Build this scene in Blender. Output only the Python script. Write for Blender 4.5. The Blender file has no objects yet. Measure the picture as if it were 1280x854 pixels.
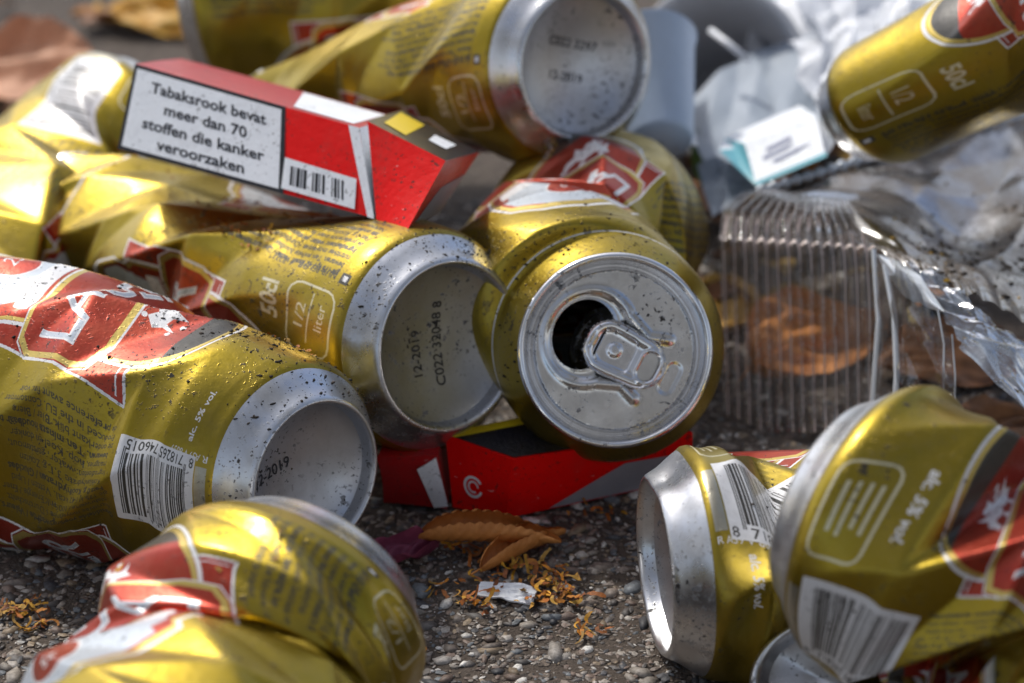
import bpy, math, random
import numpy as np
from mathutils import Vector
PI = math.pi
rad = math.radians
SC = bpy.context.scene
COL = SC.collection
S = 0.01                                   # everything below is written in centimetres

# ------------------------------------------------------------------ camera, sky, sun, exposure
PITCH = rad(25.0); CAM_H = 29.0; LENS = 70.0; KPX = 1280 * LENS / 36.0
cam = bpy.data.cameras.new("camera"); camo = bpy.data.objects.new("camera", cam); COL.objects.link(camo)
camo.location = (0, 0, CAM_H * S); camo.rotation_euler = (PI / 2 - PITCH, 0, 0)
cam.lens = LENS; cam.sensor_width = 36; cam.clip_start = 0.01; cam.clip_end = 400
cam.dof.use_dof = True; cam.dof.focus_distance = 0.52; cam.dof.aperture_fstop = 9.5; cam.dof.aperture_blades = 7
SC.camera = camo
SUN_EL = rad(50); SUN_AZ = rad(-38)        # azimuth from +Y (away from the camera) towards +X
w = bpy.data.worlds.new("World"); SC.world = w; w.use_nodes = True
nt = w.node_tree; bg = nt.nodes['Background']
sky = nt.nodes.new('ShaderNodeTexSky'); sky.sky_type = 'NISHITA'; sky.sun_disc = False
sky.sun_elevation = SUN_EL; sky.sun_rotation = SUN_AZ; sky.dust_density = 2.0
sky.air_density = .8
_tc = nt.nodes.new('ShaderNodeTexCoord'); _n = nt.nodes.new('ShaderNodeTexNoise'); _n.inputs['Scale'].default_value = 2.6; _n.inputs['Detail'].default_value = 7
nt.links.new(_tc.outputs['Generated'], _n.inputs['Vector'])
_r = nt.nodes.new('ShaderNodeValToRGB'); _r.color_ramp.elements[0].position = .40; _r.color_ramp.elements[1].position = .56; nt.links.new(_n.outputs[0], _r.inputs[0])
_s = nt.nodes.new('ShaderNodeValToRGB'); _s.color_ramp.elements[0].position = .46; _s.color_ramp.elements[1].position = .68
_s.color_ramp.elements[0].color = (1.45, 1.45, 1.45, 1); _s.color_ramp.elements[1].color = (.4, .41, .45, 1); nt.links.new(_n.outputs[0], _s.inputs[0])
_bw = nt.nodes.new('ShaderNodeRGBToBW'); nt.links.new(sky.outputs[0], _bw.inputs[0])
_m = nt.nodes.new('ShaderNodeVectorMath'); _m.operation = 'SCALE'; nt.links.new(_s.outputs[0], _m.inputs[0]); nt.links.new(_bw.outputs[0], _m.inputs['Scale'])
_x = nt.nodes.new('ShaderNodeMix'); _x.data_type = 'RGBA'; nt.links.new(_r.outputs[0], _x.inputs[0]); nt.links.new(sky.outputs[0], _x.inputs[6]); nt.links.new(_m.outputs[0], _x.inputs[7])
nt.links.new(_x.outputs[2], bg.inputs[0]); bg.inputs[1].default_value = 0.15
sl = bpy.data.lights.new("sun", 'SUN'); sl.energy = 2.05; sl.angle = rad(4); sl.color = (1, .95, .86)
so = bpy.data.objects.new("sun", sl); COL.objects.link(so)
sd = Vector((math.sin(SUN_AZ) * math.cos(SUN_EL), math.cos(SUN_AZ) * math.cos(SUN_EL), math.sin(SUN_EL)))
so.rotation_euler = sd.to_track_quat('Z', 'Y').to_euler(); so.location = sd * 3
SC.view_settings.view_transform = 'Standard'; SC.view_settings.look = 'None'
SC.view_settings.exposure = 0.38; SC.view_settings.gamma = 1

FW = np.array((0, math.cos(PITCH), -math.sin(PITCH))); UP = np.array((0, math.sin(PITCH), math.cos(PITCH)))
RT = np.array((1., 0, 0)); CP = np.array((0, 0, CAM_H))
def at(px, py, d):                         # centimetres
    return CP + FW * d + RT * ((px - 640) / KPX * d) + UP * ((427 - py) / KPX * d)
def gd(px, py, z=0.0):                     # point on a horizontal plane
    d = (CAM_H - z) / (math.sin(PITCH) + math.cos(PITCH) * (py - 427) / KPX)
    return at(px, py, d)
def dv(r, u, tc):                          # direction: right, up, towards the camera
    v = RT * r + UP * u - FW * tc
    return v / np.linalg.norm(v)
def nrm(v):
    v = np.asarray(v, float)
    return v / np.maximum(np.linalg.norm(v, axis=-1, keepdims=True), 1e-9)

# ------------------------------------------------------------------ object helpers
def mesh_obj(name, V, F, mat, parent=None, uv=None, smooth=True, org=None, mats=None, mi=None, col=None):
    """V in cm (world); org in cm (world) = origin"""
    V = np.asarray(V, float)
    if org is None:
        org = parent['_o'] if parent is not None and '_o' in parent else (V.min(0) + V.max(0)) / 2 * (1, 1, 0) + (0, 0, V[:, 2].min())
    org = np.array(list(org), float)
    me = bpy.data.meshes.new(name)
    me.from_pydata(((V - org) * S).tolist(), [], [list(map(int, f)) for f in F])
    me.polygons.foreach_set('use_smooth', [smooth] * len(me.polygons))
    for m in (mats or [mat]): me.materials.append(m)
    if mi is not None: me.polygons.foreach_set('material_index', list(map(int, mi)))
    if uv is not None:
        l = me.uv_layers.new(name='UVMap'); l.data.foreach_set('uv', np.asarray(uv, float).ravel())
    if col is not None:
        a = me.color_attributes.new('tint', 'FLOAT_COLOR', 'POINT')
        c = np.ones((len(V), 4)); c[:, :3] = col; a.data.foreach_set('color', c.ravel())
    me.update()
    o = bpy.data.objects.new(name, me); COL.objects.link(o)
    if parent is not None:
        o.parent = parent
        po = np.array(list(parent['_o'])) if '_o' in parent else np.zeros(3)
        o.location = Vector(((org - po) * S).tolist())
    else:
        o.location = Vector((org * S).tolist())
    o['_o'] = [float(x) for x in org]
    return o
def thing(name, label, cat, org, group=None):
    o = bpy.data.objects.new(name, None); COL.objects.link(o); o.location = Vector((np.asarray(org) * S).tolist())
    o.empty_display_size = 0.01; o['_o'] = [float(x) for x in org]
    o['label'] = label; o['category'] = cat
    if group: o['group'] = group
    return o
def tag(o, label=None, cat=None, group=None, kind=None):
    if label: o['label'] = label
    if cat: o['category'] = cat
    if group: o['group'] = group
    if kind: o['kind'] = kind
    return o
def grid_faces(n, m, wrap=False):
    f = []
    mm = m if wrap else m - 1
    for i in range(n - 1):
        for j in range(mm):
            j2 = (j + 1) % m
            f.append((i * m + j, i * m + j2, (i + 1) * m + j2, (i + 1) * m + j))
    return f

# ------------------------------------------------------------------ materials
def newmat(name):
    m = bpy.data.materials.new(name); m.use_nodes = True
    return m, m.node_tree, m.node_tree.nodes['Principled BSDF']
def N(nt, t, **k):
    n = nt.nodes.new(t)
    for a, b in k.items():
        if a in n.inputs.keys(): n.inputs[a].default_value = b
        else: setattr(n, a, b)
    return n
def ramp(nt, src, p0, p1, c0=(0, 0, 0, 1), c1=(1, 1, 1, 1)):
    r = nt.nodes.new('ShaderNodeValToRGB'); r.color_ramp.elements[0].position = p0; r.color_ramp.elements[1].position = p1
    r.color_ramp.elements[0].color = c0; r.color_ramp.elements[1].color = c1
    nt.links.new(src, r.inputs[0]); return r.outputs[0]
def mix(nt, fac, a, b):
    m = nt.nodes.new('ShaderNodeMix'); m.data_type = 'RGBA'
    for s, v in ((m.inputs[0], fac), (m.inputs[6], a), (m.inputs[7], b)):
        if isinstance(v, bpy.types.NodeSocket): nt.links.new(v, s)
        else: s.default_value = v if not isinstance(v, tuple) or len(v) == 4 else v + (1,)
    return m.outputs[2]
def mth(nt, op, a, b=0.0):
    m = nt.nodes.new('ShaderNodeMath'); m.operation = op
    for s, v in ((m.inputs[0], a), (m.inputs[1], b)):
        if isinstance(v, bpy.types.NodeSocket): nt.links.new(v, s)
        else: s.default_value = v
    return m.outputs[0]
def noise(nt, scale, detail=3, rough=.6, co=None):
    n = N(nt, 'ShaderNodeTexNoise', Scale=scale, Detail=detail, Roughness=rough)
    if co is None:
        tc = nt.nodes.new('ShaderNodeTexCoord'); co = tc.outputs['Object']
    nt.links.new(co, n.inputs['Vector']); return n.outputs[0]
def bump(nt, h, strength, dist, b):
    n = N(nt, 'ShaderNodeBump', Strength=strength, Distance=dist); nt.links.new(h, n.inputs['Height'])
    nt.links.new(n.outputs[0], b.inputs['Normal'])
def grime(nt, amount):
    """mask of dirt specks plus soft smears"""
    fine = ramp(nt, noise(nt, 900, 2, .5), .66 - .05 * amount, .70 - .05 * amount)
    area = ramp(nt, noise(nt, 55, 4, .65), .42, .62)
    spot = ramp(nt, noise(nt, 330, 3, .6), .67 - .05 * amount, .70 - .05 * amount)
    return mth(nt, 'MINIMUM', mth(nt, 'ADD', mth(nt, 'MULTIPLY', fine, area), mth(nt, 'MULTIPLY', spot, area)), 1.0)
def film(nt, lo=.5, hi=.8, k=.5):
    tc = nt.nodes.new('ShaderNodeTexCoord'); mp = nt.nodes.new('ShaderNodeMapping'); mp.inputs['Scale'].default_value = (1, 1, .45); nt.links.new(tc.outputs['Object'], mp.inputs[0])
    a = ramp(nt, noise(nt, 42, 8, .78, mp.outputs[0]), lo, hi); b_ = ramp(nt, noise(nt, 420, 5, .75), .3, .7)
    return mth(nt, 'MULTIPLY', mth(nt, 'MULTIPLY', a, b_), k)
def metal(name, col, rough, amount=.8, brushed=False, met=1.0, bs=.22, fk=.75):
    m, nt, b = newmat(name)
    g = grime(nt, amount)
    smear = ramp(nt, noise(nt, 40, 5, .7), .35, .75)
    base = mix(nt, smear, tuple(c * .8 for c in col), col)
    fm = film(nt, .45, .8, fk); base = mix(nt, fm, base, (.16, .14, .12))
    c = mix(nt, g, base, (.025, .02, .016)); g = mth(nt, 'MINIMUM', mth(nt, 'ADD', g, mth(nt, 'MULTIPLY', fm, .6)), 1.0)
    nt.links.new(c, b.inputs['Base Color'])
    nt.links.new(mth(nt, 'MULTIPLY', mth(nt, 'SUBTRACT', 1.0, g), met), b.inputs['Metallic'])
    r = mth(nt, 'ADD', mth(nt, 'MULTIPLY', smear, .14), rough)
    r = mth(nt, 'MAXIMUM', r, mth(nt, 'MULTIPLY', g, .8)); nt.links.new(r, b.inputs['Roughness'])
    if brushed:
        tc = nt.nodes.new('ShaderNodeTexCoord'); mp = nt.nodes.new('ShaderNodeMapping'); mp.inputs['Scale'].default_value = (3000, 60, 60)
        nt.links.new(tc.outputs['Object'], mp.inputs['Vector'])
        h = mth(nt, 'ADD', noise(nt, 1, 2, .5, mp.outputs[0]), mth(nt, 'MULTIPLY', g, 3))
    else: h = mth(nt, 'ADD', noise(nt, 260, 4, .6), mth(nt, 'MULTIPLY', g, 2))
    bump(nt, h, bs, .0002, b)
    return m
def plain(name, col, rough=.5, vary=.25, scale=120, bumpd=.0003, spec=.5, coat=0, worn=0):
    m, nt, b = newmat(name)
    n = noise(nt, scale, 5, .65)
    c = mix(nt, n, tuple(c * (1 - vary) for c in col), tuple(min(1, c * (1 + vary)) for c in col))
    if worn:
        ge = nt.nodes.new('ShaderNodeNewGeometry')
        tc = nt.nodes.new('ShaderNodeTexCoord'); mp = nt.nodes.new('ShaderNodeMapping'); mp.inputs['Scale'].default_value = (.25, 1, 1.6); mp.inputs['Rotation'].default_value = (0, .4, .5); nt.links.new(tc.outputs['Object'], mp.inputs[0])
        sc_ = ramp(nt, noise(nt, 520, 3, .6, mp.outputs[0]), .69, .74)
        c = mix(nt, mth(nt, 'MULTIPLY', sc_, .55 * worn), c, (.7, .6, .58))
        c = mix(nt, mth(nt, 'MULTIPLY', grime(nt, .5), worn), c, (.03, .025, .02)); c = mix(nt, film(nt, .5, .85, .6 * worn), c, (.14, .1, .08))
    nt.links.new(c, b.inputs['Base Color'])
    b.inputs['Roughness'].default_value = rough; b.inputs['Coat Weight'].default_value = coat
    b.inputs['Specular IOR Level'].default_value = spec
    if bumpd: bump(nt, noise(nt, scale * 3, 4, .6), .5, bumpd, b)
    return m
M_ALU = metal('bare_aluminium', (.72, .73, .75), .24, .75)
M_LID = metal('lid_aluminium', (.80, .79, .77), .13, .75, brushed=True, bs=.07, fk=.4)
M_RIM = metal('rim_aluminium', (.9, .9, .91), .08, .6, bs=.05, fk=.4)
M_DOME = metal('dome_aluminium', (.60, .61, .64), .33, .75, bs=.12, fk=.6)
M_INK = plain('stamp_ink', (.02, .02, .025), .5, .1)
M_PAPERW = plain('white_board', (.84, .87, .92), .45, .1, 200, worn=.7)
M_BLACKP = plain('black_print', (.012, .012, .016), .35, .2)
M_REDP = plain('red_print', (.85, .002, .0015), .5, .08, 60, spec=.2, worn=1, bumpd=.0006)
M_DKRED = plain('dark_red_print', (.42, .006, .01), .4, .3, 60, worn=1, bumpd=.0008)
M_YEL = plain('yellow_print', (.75, .55, .02), .4, .1)
M_SOIL = plain('soil', (.03, .022, .015), .95, .5, 900)
def tinted(name, rough=.8, bumpd=.0002, scale=900):
    m, nt, b = newmat(name)
    a = nt.nodes.new('ShaderNodeVertexColor'); a.layer_name = 'tint'
    nt.links.new(mix(nt, ramp(nt, noise(nt, scale, 3), .3, .75), (.45, .45, .45), (1, 1, 1)), (mm := nt.nodes.new('ShaderNodeMix')).inputs[7])
    mm.data_type = 'RGBA'; mm.blend_type = 'MULTIPLY'; mm.inputs[0].default_value = 1
    nt.links.new(a.outputs[0], mm.inputs[6])
    nt.links.new(mm.inputs[7].links[0].from_socket, mm.inputs[7])
    nt.links.new(mm.outputs[2], b.inputs['Base Color']); b.inputs['Roughness'].default_value = rough
    bump(nt, noise(nt, scale, 4), .5, bumpd, b)
    return m
M_STONE = tinted('pebble_stone', .6)
M_SHRED = tinted('tobacco', .7)
M_CRUMB = tinted('crumbled_dirt', .9)

# ------------------------------------------------------------------ printed can artwork, drawn by code in millimetres
PXM = 9; AW, AH = int(207.3 * PXM), int(168 * PXM)
ART = np.zeros((AH, AW, 4), np.float32)
def fill(P, c, inside=None):
    P = np.asarray(P, float) * PXM
    x0, x1 = int(math.floor(P[:, 0].min())), int(math.ceil(P[:, 0].max())) + 1
    y0, y1 = max(0, int(math.floor(P[:, 1].min()))), min(AH, int(math.ceil(P[:, 1].max())) + 1)
    if y1 <= y0 or x1 <= x0: return
    X, Y = np.meshgrid(np.arange(x0, x1) + .5, np.arange(y0, y1) + .5)
    m = np.zeros(X.shape, bool); n = len(P)
    for i in range(n):
        ax, ay = P[i]; bx, by = P[(i + 1) % n]
        if ay == by: continue
        m ^= ((ay > Y) != (by > Y)) & (X < (bx - ax) * (Y - ay) / (by - ay) + ax)
    yy, xx = np.nonzero(m)
    ART[yy + y0, (xx + x0) % AW] = c
def stroke(P, wd, c, closed=False):
    P = np.asarray(P, float)
    n = len(P)
    for i in range(n if closed else n - 1):
        a, b = P[i], P[(i + 1) % n]; d = b - a; L = np.hypot(*d)
        if L < 1e-6: continue
        d = d / L; q = np.array((-d[1], d[0])) * wd / 2; e = d * wd * .3
        fill([a - e + q, b + e + q, b + e - q, a - e - q], c)
_fc = {}
def text_tris(s, offset=0.0):
    if (s, offset) in _fc: return _fc[(s, offset)]
    cu = bpy.data.curves.new('t', 'FONT'); cu.body = s; cu.offset = offset; cu.resolution_u = 3
    o = bpy.data.objects.new('t', cu); COL.objects.link(o)
    bpy.context.view_layer.update()
    dg = bpy.context.evaluated_depsgraph_get(); me = o.evaluated_get(dg).to_mesh(); me.calc_loop_triangles()
    V = np.array([v.co[:2] for v in me.vertices]).reshape(-1, 2); T = np.array([t.vertices[:] for t in me.loop_triangles]).reshape(-1, 3).astype(int)
    o.evaluated_get(dg).to_mesh_clear(); bpy.data.objects.remove(o); bpy.data.curves.remove(cu)
    _fc[(s, offset)] = (V, T); return V, T
def text(s, x, y, h, c, ang=0, off=0.0, center=False, sx=1.0):
    V, T = text_tris(s, off)
    V = V.copy()
    if center: V[:, 0] -= (V[:, 0].max() + V[:, 0].min()) / 2
    V = V * h / .72; V[:, 0] *= sx; ca, sa = math.cos(ang), math.sin(ang)
    W = np.stack([V[:, 0] * ca - V[:, 1] * sa + x, V[:, 0] * sa + V[:, 1] * ca + y], 1)
    for t in T: fill(W[t], c)
GOLD = (.36, .255, .010, 1.); GOLD2 = (.62, .46, .12, .8); RED = (.36, .006, .003, .7); WHT = (.78, .78, .80, .15); SIL = (.50, .56, .64, .25); BLK = (.012, .013, .018, .1)
INKT = (.022, .018, .006, .1)
ART[:] = GOLD
def lion(x, y, s, flip=1):
    rs = random.Random(int(x * 10 + y))
    fill([(x + flip * a * s, y + b * s) for a, b in ((-5, 1), (-3, 2.4), (-1, 1.4), (1, 2.2), (3, 1.2), (5, 2.6), (5.4, 1), (4, -.2), (4.6, -2.4), (3, -1), (1.2, -.6), (.4, -2.8), (-.8, -.8), (-2.6, -.4), (-4, -2.4), (-3.8, -.2))], WHT)
    for k in range(9):
        a = rs.uniform(-5, 5) * s; b = rs.uniform(-3, 3) * s; q = rs.uniform(.5, 1) * s
        fill([(x + a + q * math.cos(j), y + b + q * math.sin(j) * .7) for j in np.linspace(0, 5.4, 7)], WHT)
def front(uc, w1, w2):
    X = lambda pts: [(uc + a, b) for a, b in pts]
    red = X([(-33, 51), (30, 55), (33, 98), (-30, 94)])
    fill(red, RED); stroke(red, .7, WHT, True)
    stroke(X([(-31.6, 53), (28.6, 56.6)]), .35, WHT)
    # shield: narrow silver head with stepped shoulders, broad banner, rounded foot
    arc = [(-24 + 0, 62)] + [(-25 * math.cos(a), 62 - 27 * math.sin(a) ** .9) for a in np.linspace(.05, PI - .05, 30)] + [(24, 62)]
    head = [(24, 84), (25, 96), (22, 99), (23.5, 103), (19, 112), (12, 116), (0, 118), (-12, 116), (-19, 112), (-23.5, 103), (-22, 99), (-25, 96), (-24, 84)]
    sh = X(arc + head)
    stroke(sh, 1.0, WHT, True)
    k = lambda pts, s: [(uc + (a - uc) * s, 76 + (b - 76) * s) for a, b in pts]
    fill(k(sh, .975), GOLD2); fill(k(sh, .93), RED)
    foot = [(-22.5 * math.cos(a), 60 - 23 * math.sin(a)) for a in np.linspace(.02, PI - .02, 30)]
    fill(X([p for p in foot if p[1] < 46.5]), BLK)
    hd = [(a * .9, b) for a, b in ((20, 92), (22, 97), (20, 100), (22, 103), (18, 110), (10, 113.5), (0, 115), (-10, 113.5), (-18, 110), (-22, 103), (-20, 100), (-22, 97), (-20, 92))]
    fill(X(hd), SIL)
    fill(X([(-20, 88), (20, 88), (20, 92), (-20, 92)]), WHT)
    fill(X([(7 * math.cos(a), 102 + 7 * math.sin(a)) for a in np.linspace(0, 2 * PI, 25)]), RED)
    stroke(X([(7 * math.cos(a), 102 + 7 * math.sin(a)) for a in np.linspace(0, 2 * PI, 25)]), .5, WHT)
    text('25', uc, 100.4, 4, WHT, center=True)
    lion(uc, 54, 1.5); lion(uc - 12, 90, .6); lion(uc + 12, 90, .6, -1)
    # banner
    ban = X([(-30, 66), (-28, 62), (-20, 60), (20, 60), (28, 62), (30, 66), (30, 80), (27, 84.5), (18, 86.5), (-18, 86.5), (-27, 84.5), (-30, 80)])
    fill(ban, RED); stroke(ban, 1.7, GOLD2, True)
    stroke([(a, b) for a, b in k(ban, 1.05)], .4, WHT, True)
    text(w1, uc, 67, 12, WHT, 0, .012, True, 1.02); text(w1, uc, 67, 12, SIL, 0, -.012, True, 1.02)
front(40, 'LAGER', ''); front(143.6, 'LAGER', '')
# bar code, digits and the nutrition table, all reading up the can
def ean(code):
    L = ['0001101', '0011001', '0010011', '0111101', '0100011', '0110001', '0101111', '0111011', '0110111', '0001011']
    par = ['LLLLLL', 'LLGLGG', 'LLGGLG', 'LLGGGL', 'LGLLGG', 'LGGLLG', 'LGGGLL', 'LGLGLG', 'LGLGGL', 'LGGLGL'][int(code[0])]
    o = '101'
    for d, p in zip(code[1:7], par):
        b = L[int(d)]; o += b if p == 'L' else ''.join('10'[int(c)] for c in b)[::-1]
    o += '01010'
    for d in code[7:]: o += ''.join('10'[int(c)] for c in L[int(d)])
    return o + '101'
def barcode(u0, v0, wd, ht):               # bars span u0..u0+ht, code runs up v
    fill([(u0 - 2, v0 - 3.5), (u0 + ht + 4.5, v0 - 3.5), (u0 + ht + 4.5, v0 + wd + 2.2), (u0 - 2, v0 + wd + 2.2)], WHT)
    bits = ean('8718265746015'); mw = wd / 95
    for i, bt in enumerate(bits):
        if bt == '1':
            e = 1.6 if i < 3 or i > 91 or 45 <= i < 50 else 0
            fill([(u0, v0 + i * mw), (u0 + ht + e, v0 + i * mw), (u0 + ht + e, v0 + (i + 1) * mw), (u0, v0 + (i + 1) * mw)], BLK)
    for s, vv in (('8', v0 - 3), ('718265', v0 + wd * .06), ('746015', v0 + wd * .54)):
        text(s, u0 + ht + 3.7, vv, 2.9, BLK, PI / 2, .012, sx=1.0)
barcode(79, 18, 27, 19)
fill([(80, 10.5), (100, 10.5), (100, 14), (80, 14)], (.45, .43, .36, .9))
text('R A39 V 8039', 103.5, 10.5, 2.2, WHT, PI / 2, sx=.9)
NL = ['Gemiddelde voedingswaarde / Valeurs', 'nutritives moyennes / Durchschnitt', 'Nahrwerte / 100 ml: Energie / Ener', 'gie 175 kJ / 42 kcal. Vetten / Lipid', 'Fett 0 g. Koolhydraten / Glucides', 'Kohlenhydrate 3,1 g. Zouten', 'Ingredienten: water, gerstemout,', 'maisgries, hop. Koel en donker', 'bewaren. Ten minste houdbaar tot:', 'zie onderkant blik. Bier / Biere', 'Produced in the EU. Consommer', 'de preference avant fin: voir']
for i, s in enumerate(NL): text(s, 77 + i * 2.55, 49.5 + (i % 3) * .6, 1.75, INKT, PI / 2, .03 if i % 4 == 0 else .012, sx=.95)
for i in range(9):
    s = NL[(i * 5 + 3) % 12] + ' ' + NL[(i * 7 + 1) % 12][:14]; text(s, 188.6 + i * 2.8, 17, 1.95, INKT, PI / 2, .05 if i % 3 == 0 else .03, sx=.9)
fill([(185.5, 12), (188.8, 12), (188.8, 15.3), (185.5, 15.3)], BLK); fill([(186.3, 12.8), (188, 12.8), (188, 14.5), (186.3, 14.5)], WHT)
text('NUR BEI DB. 4 3033', 188.0, 17, 2.2, INKT, PI / 2, .02)
FT = (.72, .66, .45, .5)
text('50cl', 168.5, 36, 5, FT, 0, .03); 
def rbox(x0, y0, x1, y1, r, wd, c):
    P = []
    for cx, cy, a0 in ((x1 - r, y1 - r, 0), (x0 + r, y1 - r, 90), (x0 + r, y0 + r, 180), (x1 - r, y0 + r, 270)):
        P += [(cx + r * math.cos(rad(a0 + k)), cy + r * math.sin(rad(a0 + k))) for k in (0, 30, 60, 90)]
    stroke(P, wd, c, True)
rbox(163, 13, 182, 32, 4, .6, FT); text('1/2', 168.5, 24, 4.6, FT); text('liter', 170, 16, 3.4, FT); stroke([(166, 22), (180, 22)], .5, FT)
rbox(50, 13, 72, 25, 3, .6, FT); [stroke([(55, y), (67 - y % 3, y)], .8, FT) for y in (16, 18.2, 20.4, 22.6)]; text('alc. 5% vol.', 48, 29, 2.6, WHT, 0, .02)
text('50', 60, 44, 5, INKT, PI, .0, sx=.9)
text('alc. 5% vol.', 106, 18, 2.3, WHT, 0, .02, sx=1.1)
fill([(0, 146), (207.3, 146), (207.3, 147), (0, 147)], WHT)
img = bpy.data.images.new('can_artwork', AW, AH, alpha=True, float_buffer=True)
img.colorspace_settings.name = 'Non-Color'; img.alpha_mode = 'CHANNEL_PACKED'
img.pixels.foreach_set(ART.ravel()); img.update()
try: img.pack()
except Exception: pass
def print_mat(name, amount=.8, gold=1.0):
    m, nt, b = newmat(name)
    ti = nt.nodes.new('ShaderNodeTexImage'); ti.image = img; ti.interpolation = 'Linear'
    g = grime(nt, amount)
    sm = ramp(nt, noise(nt, 30, 5, .7), .35, .7)
    base = mix(nt, mth(nt, 'MULTIPLY', mth(nt, 'MULTIPLY', sm, .25), ti.outputs['Alpha']), ti.outputs['Color'], (.26, .2, .07))
    base = mix(nt, .06, base, mix(nt, noise(nt, 500, 4), (.1, .08, .03), (.8, .7, .4)))
    fm = film(nt, .46, .85, .6); base = mix(nt, fm, base, (.13, .105, .07))
    nt.links.new(mix(nt, g, base, (.022, .017, .012)), b.inputs['Base Color']); g = mth(nt, 'MINIMUM', mth(nt, 'ADD', g, mth(nt, 'MULTIPLY', fm, .6)), 1.0)
    met = mth(nt, 'MULTIPLY', ti.outputs['Alpha'], mth(nt, 'SUBTRACT', 1.0, g)); met = mth(nt, 'MULTIPLY', met, .97)
    nt.links.new(met, b.inputs['Metallic'])
    r = mth(nt, 'ADD', mth(nt, 'MULTIPLY', sm, .16), .29)
    nt.links.new(mth(nt, 'MAXIMUM', r, mth(nt, 'MULTIPLY', g, .8)), b.inputs['Roughness'])
    b.inputs['Coat Weight'].default_value = .12; b.inputs['Coat Roughness'].default_value = .15
    g = mth(nt, 'ADD', g, mth(nt, 'MULTIPLY', ramp(nt, noise(nt, 8, 2), .5, .6), 0)); scr = N(nt, 'ShaderNodeTexVoronoi', Scale=90.0); scr.feature = 'DISTANCE_TO_EDGE'
    tc = nt.nodes.new('ShaderNodeTexCoord'); nt.links.new(tc.outputs['Object'], scr.inputs['Vector'])
    h = mth(nt, 'ADD', mth(nt, 'MULTIPLY', noise(nt, 60, 4, .6), 1.5), mth(nt, 'ADD', mth(nt, 'MULTIPLY', noise(nt, 700, 3), .25), mth(nt, 'MULTIPLY', g, .8)))
    bump(nt, h, .35, .0006, b)
    return m
M_CAN = print_mat('printed_can', .8)
M_CANC = print_mat('printed_can_clean', .35)

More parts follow.
